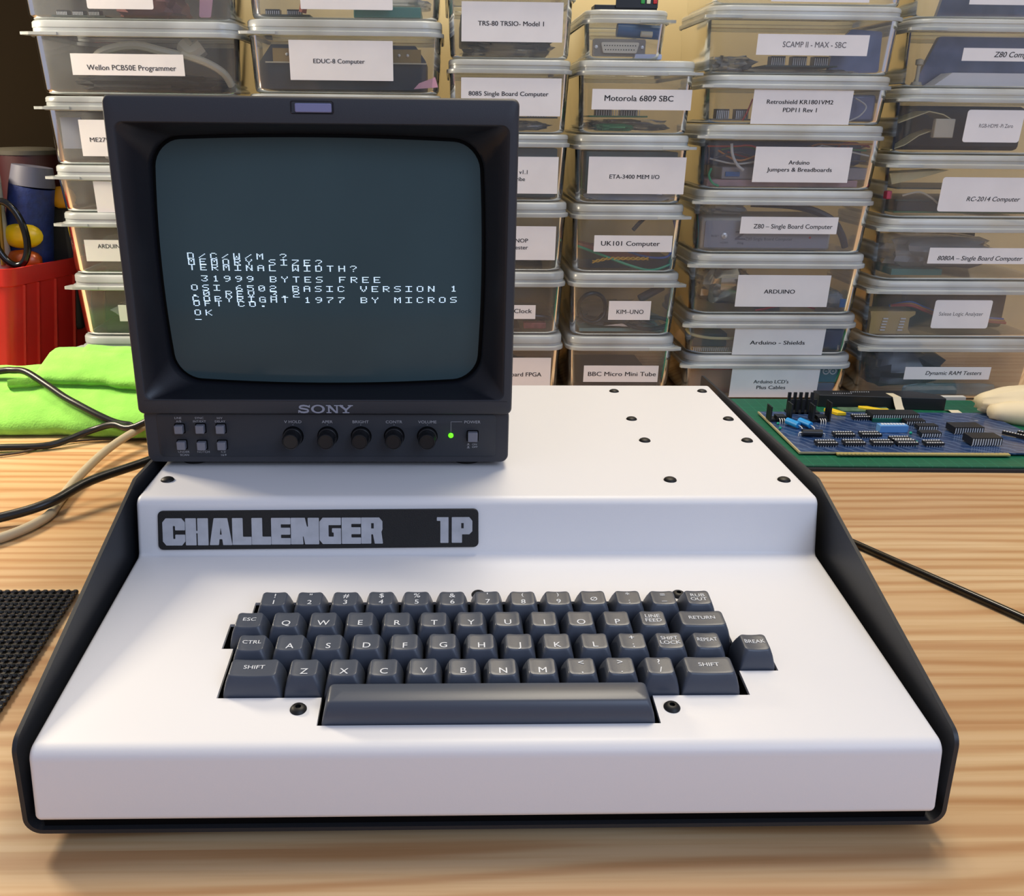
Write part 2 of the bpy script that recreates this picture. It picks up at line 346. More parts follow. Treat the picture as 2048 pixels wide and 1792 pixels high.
def key(u, v, wd, lines, big):
    if wd not in capm: capm[wd] = keycap(wd).mesh('key', keym, 50)
    o = bpy.data.objects.new('key', capm[wd]); COL.objects.link(o); child(o, comp)
    o.location = Vector(deck(u, v, random.uniform(-0.15, 0.15)))*S; o.rotation_euler = (deckrot+R(random.uniform(-.5, .5)), 0, R(random.uniform(-.4, .4)))
    m = M(); tw = wd-5.6
    for s_, x, y, h, sx, b in lines:
        vs, fs = text2d(s_, h, bold=b, sx=sx); m.add([(x+a, y+c, dish(x+a, y+c, tw)+0.12+l) for a, c, l in vs], fs)
    lo_ = bpy.data.objects.new('legend', m.mesh('legend', legm)); COL.objects.link(lo_); lo_.parent = o
def letter(c): return [(c, 0.2, -4.2, 3.9, 1.12, 0.008)]
def word(*ws):
    h = 2.6; out = []
    for i, w_ in enumerate(ws):
        y = (-0.6 if len(ws) == 1 else (0.7 if i == 0 else -2.6)); out.append((w_, 0.1, y, h, {4: 1.12, 3: 1.2}.get(len(w_), (1.15 if w_ == 'SHIFT' and len(ws) == 1 else 0.98) if len(w_) == 5 else (1.05 if w_ == 'RETURN' else 0.86)), 0.010))
    return out
def dual(a, b): return [(a, 0.2, 2.0 if a in '()' else 1.0, 2.7 if a in '()' else 3.6, 1.1, 0.014), (b, 0.2, -4.3, 3.6, 1.1, 0.012)]
P_ = 19.05; V = [42.4+P_*r for r in (3, 2, 1, 0)]
V[0] -= 1.4; V[1] -= 0.7
for i, (a, b) in enumerate([('!', '1'), ('"', '2'), ('#', '3'), ('$', '4'), ('%', '5'), ('&', '6'), ("'", '7'), ('(', '8'), (')', '9'), (None, 'Ø'), ('*', ':'), ('=', '–')]):
    key(-112.7+P_*i, V[0], 18, dual(a, b) if a else [(b, 0.3, -2.6, 3.3, 1.1, 0.008)], 0)
key(-112.7+P_*12, V[0], 18, word('RUB', 'OUT'), 0)
key(-122.2, V[1], 18, word('ESC'), 0)
for i, c in enumerate('QWERTYUIOP'): key(-103.1+P_*i, V[1], 18, letter(c), 1)
key(87.4, V[1], 18, word('LINE', 'FEED'), 0); key(113.3, V[1], 28.2, word('RETURN'), 0)
key(-117.4, V[2], 18, word('CTRL'), 0)
for i, c in enumerate('ASDFGHJKL'): key(-98.35+P_*i, V[2], 18, letter(c), 1)
key(-98.35+P_*9, V[2], 18, dual('+', ';'), 0); key(-98.35+P_*10, V[2], 18, word('SHIFT', 'LOCK'), 0)
key(-98.35+P_*11, V[2], 18, word('REPEAT'), 0); key(134.9, V[2]-1.6, 18, word('BREAK'), 0)
key(-112.6, V[3], 27.6, word('SHIFT'), 0); key(107, V[3], 28.2, word('SHIFT'), 0)
for i, c in enumerate('ZXCVBNM'): key(-88.6+P_*i, V[3], 18, letter(c), 1)
key(-88.6+P_*7, V[3], 18, dual('<', ','), 0); key(-88.6+P_*8, V[3], 18, dual('>', '.'), 0); key(-88.6+P_*9, V[3], 18, dual('?', '/'), 0)
sb = M(); tz = lambda y: 9.9+0.6*(1-((y-1.5)/7)**2)
rg = []
for (w_, d_, cy, r, z) in ((153.6, 17.6, 0, 1, -7), (153.6, 17.6, 0, 1, 0), (152, 16.6, 0.1, 1.4, 4), (149.6, 14.6, 0.5, 1.8, 8), (148.2, 13, 1.0, 2, 9.6)): rg.append([(a, b, z) for a, b in rr(0, cy, w_, d_, r)])
for q in (0.93, 0.8, 0.6, 0.4, 0.2, 0.02): rg.append([(a, b, 9.9+1.0*(1-q*q)) for a, b in rr(0, 1.0, 148.2-13*(1-q), 13*q, 2*q)])
sb.loft(rg); so = sb.obj('space_bar', keym, comp, sharp=60); so.location = Vector(deck(-0.7, 23.4, 0))*S; so.rotation_euler = (deckrot, 0, 0); 

# name badge on the riser ------------------------------------------------
Rb = Vector((0, 160.196, 67.303)); re_ = Vector((0, 7.3, 33.75)).normalized(); rn = Vector((0, -re_.z, re_.y))
def riser(u, v, h=0): return tuple(Vector((u, 0, 0))+Rb+re_*v+rn*h)
bd = fillet([(-191.5, 3.6), (-1.2, 5.0), (-1.4, 28.4), (-191.2, 27.2)], 3, 5)
badge = M().loft([[riser(u, v, 0.05) for u, v in bd], [riser(u, v, 1.8) for u, v in bd]]).obj('name_badge', badge_m, comp, bevel=0.4)
GL = {
 'C': [[(0.15, 0), (0.85, 0), (1, .15), (1, .40), (.56, .40), (.56, .24), (.46, .24), (.46, .72), (.56, .72), (.56, .56), (1, .56), (1, .85), (.85, 1), (.15, 1), (0, .85), (0, .15)]],
 'H': [[(0, 0), (.47, 0), (.47, .45), (.53, .45), (.53, 0), (1, 0), (1, 1), (.53, 1), (.53, .53), (.47, .53), (.47, 1), (0, 1)]],
 'A': [[(0, 0), (.40, 0), (.43, .22), (.56, .22), (.59, 0), (1, 0), (.80, 1), (.20, 1)]],
 'L': [[(0, 0), (1, 0), (1, .30), (.55, .30), (.55, 1), (0, 1)]],
 'E': [[(0, 0), (1, 0), (1, .24), (.5, .24), (.5, .37), (.98, .37), (.98, .63), (.5, .63), (.5, .76), (1, .76), (1, 1), (0, 1)]],
 'N': [[(0, 0), (.44, 0), (.40, .55), (.50, .0), (1, 0), (1, 1), (.60, 1), (.62, .45), (.50, 1), (0, 1)]],
 'G': [[(0.15, 0), (1, 0), (1, .60), (.58, .60), (.58, .44), (.66, .44), (.66, .28), (.42, .28), (.42, .72), (1, .72), (1, 1), (.15, 1), (0, .85), (0, .15)]],
 'R': [[(0, 0), (.46, 0), (.46, .36), (.54, .36), (.62, 0), (1, 0), (.93, .45), (.98, .55), (.98, .85), (.83, 1), (0, 1)]],
 '1': [[(.30, 0), (1, 0), (1, 1), (.0, 1), (.0, .86), (.30, .86)]],
 'P': [[(0, 0), (.50, 0), (.50, .33), (.85, .33), (1, .45), (1, .85), (.85, 1), (0, 1)]]}
u_of = lambda px: -188.3+(px-327)/439*130
lt = [('C', 326.5, 371), ('H', 372, 417), ('A', 419.5, 464.5), ('L', 465, 503), ('L', 503.6, 542), ('E', 542.6, 581), ('N', 581.8, 638), ('G', 639, 682), ('E', 683.4, 722), ('R', 722.6, 766), ('1', 874.5, 898), ('P', 904.5, 946)]
lm = M()
def tri_fill(poly):
    from mathutils.geometry import tessellate_polygon
    return [tuple(t) for t in tessellate_polygon([[Vector((a, b, 0)) for a, b in poly]])]
for c, x0, x1 in lt:
    a, b = u_of(x0), u_of(x1); t = (a+188)/190; z0 = 6.5+1.5*t; z1 = 22.9+0.6*t
    for poly in GL[c]:
        pg = [(a+(b-a)*p, z0+(z1-z0)*q) for p, q in poly]; pg = fillet(pg, 0.35, 3)
        n_ = len(pg); f_ = tri_fill(pg); vb = [riser(*q, 1.8) for q in pg]; vt = [riser(*q, 2.3) for q in pg]
        lm.add(vt, f_); lm.add(vb+vt, [(i, (i+1) % n_, n_+(i+1) % n_, n_+i) for i in range(n_)])
    if c in 'R': lm.obj('badge_lettering', silver_m, badge, sharp=30); lm = M()
lm.obj('badge_number', silver_m, badge, sharp=30)
hm = M()
for c, x0, x1 in lt:
    if c in 'PR':
        a, b = u_of(x0), u_of(x1); pg = [(a+(b-a)*p, 7.4+16*q) for p, q in ((.46, .58), (.58, .58), (.58, .78), (.46, .78))]
        hm.loft([[riser(*q, 1.8) for q in pg], [riser(*q, 2.36) for q in pg]])
    if c == 'A':
        a, b = u_of(x0), u_of(x1); pg = [(a+(b-a)*p, 7.0+16*q) for p, q in ((.46, .38), (.54, .38), (.505, .62), (.495, .62))]
        hm.loft([[riser(*q, 1.8) for q in pg], [riser(*q, 2.36) for q in pg]])
hm.obj('letter_counter', badge_m, badge)

# ------------------------------------------------------------------ monitor
mon = thing('video_monitor', 'small charcoal CRT video monitor with green-grey screen standing on the white computer', 'monitor', (-96, 330, 101.4))
XL, XR, ZB, ZT = -213.2, 20.6, 138.4, 325.6
def yring(poly, y): return [(a, y, b) for a, b in poly]
cx, cz = (XL+XR)/2, (ZB+ZT)/2
# bezel frame: outer shell ring, front face, edge of the hood
bz = M()
def wr(cx_, cz_, w_, h_, r): return [(a, b) for a, b in rr(cx_, cz_, w_, h_, r, 6)][::-1]
o_w, o_h = XR-XL, ZT-ZB
h_c = (-96.2, 229.7); h_w, h_h = 222.4, 162.8
bz.loft([yring(wr(cx, cz, o_w, o_h, 4), 240), yring(wr(cx, cz, o_w, o_h, 4), 214.6), yring(wr(cx, cz, o_w-1.2, o_h-1.2, 3.6), 212.8), yring(wr(cx, cz, o_w-3, o_h-3, 3.2), 212),
         yring(wr(*h_c, h_w+1, h_h+1, 5), 212), yring(wr(*h_c, h_w, h_h, 4.6), 212.6)], False, False)
bez = bz.obj('bezel', mon_m, mon, sharp=40)
def barrel(w_, h_, r, k=2.0, c=(-97.2, 228.5)):
    out = []
    for a, b in rr(c[0], c[1], w_, h_, r, 8):
        pass
    base = []
    pts = rr(0, 0, w_, h_, r, 8); N = len(pts)
    for i in range(N):
        a = pts[i]; b = pts[(i+1) % N]; L_ = math.dist(a, b); m_ = 10 if L_ > 20 else 1
        for k_ in range(m_): base.append((a[0]+(b[0]-a[0])*k_/m_, a[1]+(b[1]-a[1])*k_/m_))
    for x, z in base:
        fx = 1+k*(1-(2*z/h_)**2)*2/w_; fz = 1+k*(1-(2*x/w_)**2)*2/h_
        out.append((c[0]+x*fx, c[1]+z*fz))
    return out[::-1]
def plainb(w_, h_, r, c):
    pts = rr(0, 0, w_, h_, r, 8); N = len(pts); base = []
    for i in range(N):
        a = pts[i]; b = pts[(i+1) % N]; L_ = math.dist(a, b); m_ = 10 if L_ > 20 else 1
        for k_ in range(m_): base.append((c[0]+a[0]+(b[0]-a[0])*k_/m_, c[1]+a[1]+(b[1]-a[1])*k_/m_))
    return base[::-1]
hd = M()
n1 = plainb(h_w, h_h, 4.6, h_c); n2 = barrel(196, 149, 17, 2.5); 
assert len(n1) == len(n2)
mid = lambda t, y: [(a[0]+(b[0]-a[0])*t, y, a[1]+(b[1]-a[1])*t) for a, b in zip(n1, n2)]
hd.loft([yring(n1, 212.6), mid(0.08, 213.2), mid(0.5, 222.5), mid(0.93, 231.3), mid(1.0, 233), [(p[0], 245, p[1]) for p in n2]], False, False)
hd.obj('screen_hood', hood_m, mon, sharp=40)
# curved glass
GC = (-97.2, 228.5)
def gy(x, z): return 229.5+7.5*(((x-GC[0])/98)**2*0.62+((z-GC[1])/75)**2*0.5)
def glass(w_, h_, r, dy, name, m, par):
    rings = []
    for q in (1, .93, .85, .7, .55, .4, .25, .1, .02): rings.append([(GC[0]+(p[0]-GC[0])*q, gy(GC[0]+(p[0]-GC[0])*q, GC[1]+(p[1]-GC[1])*q)+dy, GC[1]+(p[1]-GC[1])*q) for p in barrel(w_, h_, r, 2.5)])
    return M().loft(rings, False, True).obj(name, m, par, sharp=60)
scr = glass(199, 152, 18, 1.6, 'screen_border', gasket_m, mon)
scr = glass(191.5, 145, 15, 0.0, 'screen', crt_m, mon)
# dot-matrix characters
F5 = {'A': '0111010001100011111110001 1000110001', 'B': '11110 10001 10001 11110 10001 10001 11110', 'C': '01110 10001 10000 10000 10000 10001 01110', 'D': '11110 10001 10001 10001 10001 10001 11110',
 'E': '11111 10000 10000 11110 10000 10000 11111', 'F': '11111 10000 10000 11110 10000 10000 10000', 'G': '01110 10001 10000 10111 10001 10001 01111', 'H': '10001 10001 10001 11111 10001 10001 10001',
 'I': '11111 00100 00100 00100 00100 00100 11111', 'K': '10001 10010 10100 11000 10100 10010 10001', 'L': '10000 10000 10000 10000 10000 10000 11111', 'M': '10001 11011 10101 10101 10001 10001 10001',
 'N': '10001 11001 11001 10101 10011 10011 10001', 'O': '01110 10001 10001 10001 10001 10001 01110', 'P': '11110 10001 10001 11110 10000 10000 10000', 'R': '11110 10001 10001 11110 10100 10010 10001',
 'S': '01111 10000 10000 01110 00001 00001 11110', 'T': '11111 00100 00100 00100 00100 00100 00100', 'V': '10001 10001 10001 10001 01010 01010 00100', 'W': '10001 10001 10001 10101 10101 11011 10001',
 'Y': '10001 10001 01010 00100 00100 00100 00100', 'Z': '11111 00001 00010 00100 01000 10000 11111', '/': '00000 00001 00010 00100 01000 10000 00000', '?': '01110 10001 00001 00010 00100 00000 00100',
 '0': '01110 10001 10011 10101 11001 10001 01110', '1': '00100 01100 00100 00100 00100 00100 01110', '2': '01110 10001 00001 01110 10000 10000 11111', '3': '11111 00001 00010 00110 00001 10001 01110',
 '5': '11111 10000 11110 00001 00001 10001 01110', '6': '00110 01000 10000 11110 10001 10001 01110', '7': '11111 00001 00010 00100 01000 01000 01000', '9': '01110 10001 10001 01111 00001 00010 01100',
 '.': '00000 00000 00000 00000 00000 01100 01100', '_': '00000 00000 00000 00000 00000 00000 11111'}
tm = M()
def crt_line(s_, x0, z, pitch, h=3.7, wch=4.1):
    for i, c in enumerate(s_):
        if c == ' ': continue
        b = F5[c].replace(' ', '')
        for r_ in range(7):
            run = 0
            for q in range(6):
                on = q < 5 and b[r_*5+q] == '1'
                if on: run += 1
                elif run:
                    for t in range(run):
                        xa = x0+i*pitch-wch/2+(q-run+t)*wch/5; xb = xa+wch/5*0.92; za = z+h/2-r_*h/7; zb = za-h/7*0.62
                        ym = gy((xa+xb)/2, za)-0.22
                        tm.add([(xa, ym, za), (xb, ym, za), (xb, ym, zb), (xa, ym, zb)], [(0, 3, 2, 1)])
                    run = 0
crt_line('D/C/W/M ?', -177.0, 234.1, 7.1); crt_line('MEMORY SIZE?', -176.8, 230.6, 7.1); crt_line('TERMINAL WIDTH?', -176.7, 227.1, 7.07)
crt_line(' 31999 BYTES FREE', -176.7, 220.3, 7.08); crt_line('OSI 6502 BASIC VERSION 1', -176.4, 214.6, 6.97); crt_line('.0 REV 3.2', -176.2, 211.0, 6.97)
crt_line('COPYRIGHT 1977 BY MICROS', -176.3, 207.6, 6.96); crt_line('OFT CO.', -176.0, 204.8, 7.0); crt_line('OK', -175.9, 198.9, 7.0); crt_line('_', -175.9, 195.9, 7.0)
tm.obj('screen_text', glyph_m, scr)
# tally window
M().loft([yring(wr(-96, 319.9, 24.4, 7.2, 1.2), 211.9), yring(wr(-96, 319.9, 23.6, 6.6, 1), 211.6), yring(wr(-96, 319.9, 21.6, 5.4, .8), 212.4)], False, True).obj('tally_surround', hood_m, mon)
M().loft([yring(wr(-95.4, 319.6, 20.6, 5.0, .8), 212.6), yring(wr(-95.4, 319.6, 20.4, 4.8, .8), 211.5), yring(wr(-95.4, 319.6, 19.6, 4, .6), 211.1)]).obj('tally_lamp', tally_m, mon)
# lower body and control panel
lb = M().loft([yring(wr(-96, 123, 230.6, 36, 5), 500), yring(wr(-96, 123, 230.6, 36, 5), 217.4), yring(wr(-96, 123, 229.2, 34.6, 4.4), 216)]).obj('lower_housing', mon_m, mon, sharp=40)
cb = M().loft([yring(wr(-96.3, 233, 226, 183, 4), 236), yring(wr(-96.3, 233, 226, 183, 4), 430), yring(wr(-96.3, 226, 190, 160, 8), 500)][::-1], True, False).obj('rear_cabinet', mat('monitor_cabinet_grey', (62, 62, 60), 0.5, bump=0.1, bscale=900), mon, sharp=40)
cp = M().loft([yring(wr(-96, 123.6, 214, 28.4, 2.5), 216.4), yring(wr(-96, 123.6, 214, 28.4, 2.5), 215.6), yring(wr(-96, 123.6, 213.2, 27.6, 2.2), 215.4)]).obj('control_panel', panel_m, mon, sharp=40)
for x in (-185, -7):
    for y in (232, 470): M().lathe([(9, 0.1), (9, 3.5), (8, 4.2)], (x, y, 101.2)).obj('rubber_foot', mat('foot_rubber', (12, 12, 12), 0.8), mon)
def button(x, z, sz, dp):
    return M().loft([yring(wr(x, z, sz+1.4, sz+1.4, .8), 215.2), yring(wr(x, z, sz+1.2, sz+1.2, .8), 215.1)]).obj('button_slot', dark, mon), \
        M().loft([yring(wr(x, z, sz, sz, .5), 215.4), yring(wr(x, z, sz, sz, .5), 215.4-dp+.4), yring(wr(x, z, sz-.7, sz-.7, .5), 215.4-dp)]).obj('button', btn_m, mon)
for x, z in ((-188.9, 128.4), (-175.7, 128.6), (-163.0, 128.5), (-188.4, 117.7), (-175.7, 117.4), (-163.0, 117.5)): button(x, z, 5.3, 4.0)
button(-3.8, 123.6, 6.2, 3.8)
for x in (-117.9, -96.0, -74.8, -53.8, -32.7):
    M().lathe([(6.6, 0), (6.6, -0.15)], (x, 215.3, 123.3), 'y', 28).obj('knob_recess', dark, mon)
    k = M(); rings = []
    for rad, h in ((6.0, 0), (6.0, -3.2), (5.6, -3.6), (5.3, -3.6), (5.2, -11), (4.7, -11.7), (4.4, -11.7), (4.2, -11.3), (0.1, -11.3)):
        rings.append([(x+(rad+(0.12 if (j % 2 and 4.9 < rad < 5.4) else 0))*math.cos(2*math.pi*j/48), 215+h, 123.3-(rad+(0.12 if (j % 2 and 4.9 < rad < 5.4) else 0))*math.sin(2*math.pi*j/48)) for j in range(48)])
    k.loft(rings).obj('knob', knob_m, mon, sharp=40)
M().lathe([(1.6, 0), (1.6, -.6), (1.1, -1.1), (.3, -1.3)], (-17.7, 215.4, 123.9), 'y', 20).obj('power_led', led_m, mon)
pt = M(); Y_ = 215.3
for s_, x, z, h in (('V HOLD', -117.7, 132.0, 1.9), ('APER', -96, 132.0, 1.9), ('BRIGHT', -74.9, 132.0, 1.9), ('CONTR', -53.8, 132.0, 1.9), ('VOLUME', -32.7, 132.0, 1.9), ('POWER', -4.0, 132.0, 1.9),
                    ('LINE', -189.5, 134.6, 1.4), ('A/B', -189.3, 132.4, 1.4), ('SYNC', -176.2, 134.6, 1.4), ('INT/EXT', -176.2, 132.4, 1.4), ('H/V', -163.4, 134.6, 1.4), ('DELAY', -163.3, 132.4, 1.4),
                    ('UNDER', -187.9, 111.9, 1.4), ('SCAN', -187.7, 109.8, 1.4), ('NOTCH', -175.5, 111.9, 1.4), ('4:3/', -162.9, 111.9, 1.4), ('16:9', -162.8, 109.8, 1.4), ('ON', -2.6, 117.2, 1.3), ('OFF', -2.3, 115.4, 1.3)):
    front_text(pt, s_, x, Y_, z, h, sx=1.15, bold=0.004)
for x in (-117.7, -96, -74.9, -53.8, -32.7): pt.box(x-.2, x+.2, Y_-.02, Y_, 130.7, 131.1)
pt.box(-17.75, -17.55, Y_-.02, Y_, 126.2, 133.1); pt.box(-17.75, -10.6, Y_-.02, Y_, 132.9, 133.1)
for zz in (117.2, 115.2): pt.box(-7.4, -5.6, Y_-.02, Y_, zz, zz+.22); pt.box(-7.0, -6.0, Y_-.02, Y_, zz+.6, zz+1.2)
pt.obj('panel_lettering', prt_m, cp)
# brand lettering in slab serifs
sm = M(); sy = 211.75; h0, h1 = 139.9, 145.2
lay = [0]
def slab(poly):
    lay[0] += 1; y_ = sy-.004*lay[0]; sm.add([(a, y_, b) for a, b in poly], [t[::-1] for t in tri_fill(poly)])
def rect(x0, x1, z0, z1): slab([(x0, z0), (x1, z0), (x1, z1), (x0, z1)])
def stroke(pts, wd):
    for (a, b), (c, d) in zip(pts, pts[1:]):
        v = Vector((c-a, d-b)); n = Vector((-v.y, v.x)).normalized()*wd/2; e = v.normalized()*wd*.12
        slab([(a-e.x-n.x, b-e.y-n.y), (c+e.x-n.x, d+e.y-n.y), (c+e.x+n.x, d+e.y+n.y), (a-e.x+n.x, b-e.y+n.y)])
S_pts = [(6.6+1.2, 4.05), (6.2, 4.55), (4.2, 4.85), (2.2, 4.6), (1.3, 3.8), (2.0, 3.1), (4.2, 2.75), (6.4, 2.3), (7.2, 1.5), (6.4, .7), (4.2, .4), (2.2, .6), (1.1, 1.4)]
stroke([(-113.9+x, h0+z) for x, z in S_pts], 1.15); rect(-106.2, -105.6, 143.4, 145.2); rect(-113.5, -112.9, 139.9, 141.8)
ox, oz = -100.3, 142.55
for k in range(28):
    a, b = 2*math.pi*k/28, 2*math.pi*(k+1)/28
    slab([(ox+4.6*math.cos(a), oz+2.8*math.sin(a)), (ox+4.6*math.cos(b), oz+2.8*math.sin(b)), (ox+2.9*math.cos(b), oz+1.9*math.sin(b)), (ox+2.9*math.cos(a), oz+1.9*math.sin(a))])
rect(-93.6, -92.5, h0, h1); rect(-88.2, -87.1, h0, h1); slab([(-94.6, h1), (-92.0, h1), (-87.2, h0), (-88.6, h0)]); rect(-94.7, -91.4, h0, h0+.65); rect(-94.9, -92.3, h1-.65, h1); rect(-89.5, -86.0, h1-.65, h1)
rect(-82.4, -80.9, h0, 142.3); stroke([(-85.4, h1-.3), (-81.6, 142.0)], 1.4); stroke([(-78.2, h1-.3), (-81.6, 142.0)], 1.1); rect(-83.9, -79.4, h0, h0+.65); rect(-86.9, -83.4, h1-.65, h1); rect(-80.3, -76.9, h1-.65, h1)
for i in range(len(sm.v)): x, y, z = sm.v[i]; sm.v[i] = (-113.6+(x+113.9)*(34.6/37.0), y, z)
sm.obj('brand_lettering', brand_m, bez, sharp=20)
M().box(-208.5, 17.5, 211.98, 212.2, 147.4, 147.7).obj('hood_seam', hood_m, mon)

# ------------------------------------------------------------------ storage boxes
FY = 690.0
# XL, XR (rim), z bottom, z rim, z lid top
BOX = {
 'a0': (-462, -236.6, 406.8, 466, 478), 'a1': (-455.5, -236.6, 334.9, 393.6, 406.7), 'a2': (-452.1, -242, 263.4, 321.5, 333.4), 'a3': (-450.6, -246, 213.5, 250.5, 263.3), 'a4': (-448.7, -250, 145.2, 200.5, 213.4), 'a5': (-446.6, -254, 74.8, 131, 145.1), 'a6': (-444.4, -258, 0.4, 60.5, 74.7),
 'b0': (-230, -23.6, 410.4, 470, 482), 'b1': (-232, -23.6, 338.2, 397, 410.3),
 'c0': (-22.5, 114.5, 374.4, 434, 446), 'c1': (-21, 113.8, 299.9, 362.6, 374.3), 'c2': (-20.9, 114.7, 228.4, 288.8, 299.8), 'c3': (-20.8, 116.2, 151.5, 214.5, 228.3), 'c4': (-20.8, 116.6, 78.3, 137.2, 151.4), 'c5': (-20.7, 116.9, 0.4, 63, 78.2),
 'd0': (121.5, 214, 375, 412.5, 423.4), 'd1': (118.4, 247.5, 300.2, 362.2, 374.9), 'd2': (118, 247.5, 226.8, 287, 300.1), 'd3': (118.6, 248.5, 150.6, 213, 226.7), 'd4': (119, 249.5, 77, 137.2, 150.5), 'd5': (119.4, 250, 0.4, 63, 76.9),
 'e-': (254, 464, 429.5, 485, 497), 'e0': (251.8, 463.3, 362.2, 418.2, 429.4), 'e1': (256.5, 462.4, 312, 350.5, 362.1), 'e2': (256.5, 463, 243.2, 299, 311.9), 'e3': (257, 462.7, 173.1, 229.8, 243.1), 'e4': (258, 463.5, 103.2, 159.8, 173), 'e5': (258.5, 463.9, 54.9, 90.5, 103.1), 'e6': (259.5, 464.2, 0.4, 42, 54.8),
 'f-': (470.5, 690, 419.4, 475, 487), 'f0': (470, 688, 351, 408.8, 419.2), 'f1': (469.5, 690, 282.4, 338.8, 350.9), 'f2': (469.3, 692, 213.8, 270.6, 282.3), 'f3': (469.6, 690, 143.6, 201.4, 213.7), 'f4': (469.5, 694, 75.9, 131.1, 143.5), 'f5': (469.8, 692, 0.4, 63, 75.8)}
DEP = {'a': 150, 'b': 150, 'c': 210, 'd': 210, 'e': 150, 'f': 150}
def face_y(k, z):
    _, _, zb, zl, _ = BOX[k]; return FY+2.9+2.6*(zl-z)/(zl-zb-5)
def storage_box(k, label, sticker=None, lines=(), group='stacked storage boxes'):
    xl, xr, zb, zl, zt = BOX[k]; D = DEP[k[0]]; cx_ = (xl+xr)/2; w_ = xr-xl; cy_ = FY+D/2
    t = thing('storage_box', label, 'storage box', (cx_, cy_, zb), group)
    r = 22 if w_ > 150 else 18
    def ring(ins, z, rad=None): return [(a, b, z) for a, b in rr(cx_, cy_, w_-2*ins, D-2*ins, (rad or r)-ins*.3, 7)]
    m = M(); m.loft([ring(2.6, zl+1.5), ring(2.9, zl), ring(5.5, zb+5), ring(6.5, zb+2), ring(9.5, zb+0.5)], False, True)
    m.obj('tub', tubm, t, sharp=60)
    l = M(); l.loft([ring(1.2, zl-2.6), ring(0.2, zl-2.2), ring(0, zl), ring(0.2, zl+1.6), ring(2.4, zl+2.4), ring(2.6, zl+5.5), ring(2.0, zl+6), ring(2.2, zt-2), ring(3.4, zt-0.4), ring(5.5, zt-0.1)], False, True)
    ld = l.obj('lid', lidm, t, sharp=50)
    sgn = 1 if k[0] == 'd' else -1; ex = xr-8 if sgn > 0 else xl+8
    tabp = [(ex+sgn*a, FY+b) for a, b in ((-26, -.6), (2, -1.5), (12.2, 1.5), (12.6, 6), (9, 16), (-26, 16))]
    if sgn < 0: tabp = tabp[::-1]
    if k[0] in 'abdf' or k[0] == 'e': M().prism(fillet(tabp, [0, 3, 3, 3, 3, 0] if sgn > 0 else [0, 3, 3, 3, 3, 0], 4), 'z', zl-1.6, zl+1.2).obj('lid_tab', lidm, ld, sharp=50)
    if sticker:
        x0, z0, x1, z1, rad = sticker
        z1 = min(z1, zl-3) if z1 > zl-3 and z1 < zt+3 and k not in FOLD else z1
        pg = rr((x0+x1)/2, (z0+z1)/2, x1-x0, z1-z0, max(rad, .3), 4)
        st = M().loft([[(a, face_y(k, b)-0.15, b) for a, b in pg], [(a, face_y(k, b)-0.4, b) for a, b in pg]][::-1]).obj('sticker', paper, t, sharp=30)
        if lines:
            tx = M()
            for s_, x, z, width, h, kw_ in lines:
                vs, fs = text2d(s_, h, **({'width': width} if width else {}), **kw_)
                tx.add([(x+a, face_y(k, z+b)-0.5-l, z+b) for a, b, l in vs], fs)
            tx.obj('sticker_lettering', inkg if lines[0][5].get('bold', 1) < 0.01 else ink, st)
    return t
FOLD = ()
b_ = dict(bold=0.018); th = dict(bold=0.002)
def bl(**k): d = dict(bold=0.018); d.update(k); return d
storage_box('a0', 'topmost clear box of the leftmost stack, blank rounded sticker, cut by the frame', (-388.6, 417.3, -321.3, 450, 2))
storage_box('a1', 'clear box second from top in the leftmost stack, grey cables behind its programmer sticker', (-411.7, 354.0, -295.2, 374.8, 0), [('Wellon PCB50E Programmer', -350, 359, 92.3, 5.4, bl(bold=.012))])
storage_box('a2', 'clear box third from top in leftmost stack, sticker half hidden by monitor top corner', (-412, 272.8, -322.4, 309.9, 0), [('ME279', -402.4, 287.6, 0, 4.6, bl(align='LEFT', sx=1.2))])
storage_box('a3', 'shallow clear box in leftmost stack with blank sticker beside the monitor', (-404.4, 213.6, -312.3, 247, 0))
storage_box('a4', 'clear box in leftmost stack, third from bottom, small sticker reading in capitals', (-422.6, 160.4, -334.6, 184.1, 0), [('ARDUINO', -408.4, 175.0, 0, 4.8, bl(align='LEFT', bold=.012))])
storage_box('a5', 'clear box in leftmost stack second from bottom, holding crumpled plastic bag', (-393.9, 92.4, -341.9, 111.4, 0))
storage_box('a6', 'lowest box of leftmost stack, pale green contents, behind the green cloth', (-398.4, 32.0, -348.2, 48.2, 0))
storage_box('b0', 'topmost clear box above the monitor, blank white sticker, teal sheet inside', (-171.1, 419.7, -76.5, 446, 1))
storage_box('b1', 'clear box directly above the monitor holding a dark unit, large plain sticker', (-185.2, 351.6, -77.1, 390.3, 0), [('EDUC-8 Computer', -133.6, 368.2, 53.8, 4.5, b_)])
storage_box('c0', 'topmost box of the narrow stack at the monitor right edge, bubble wrap inside', (-5.5, 391.0, 100.0, 428.9, 0), [('TRS-80 TRSIO- Model 1', 45.9, 406.3, 68.7, 4.7, bl(bold=.024))])
storage_box('c1', 'box at the top right corner of the monitor, second of its narrow stack', (-5.5, 318.1, 101.1, 356.0, 0), [('8085 Single Board Computer', 45.0, 338.2, 85.2, 4.6, bl(bold=.024))])
storage_box('c2', 'narrow clear box right of the screen, grey contents, sticker ending in version number', (-6.1, 237.5, 101.3, 276.5, 0), [('v1.1', 67.7, 258.3, 0, 4.5, bl(align='RIGHT', bold=.024)), ('Tribe', 65.2, 250.9, 0, 4.5, bl(align='RIGHT', bold=.024))])
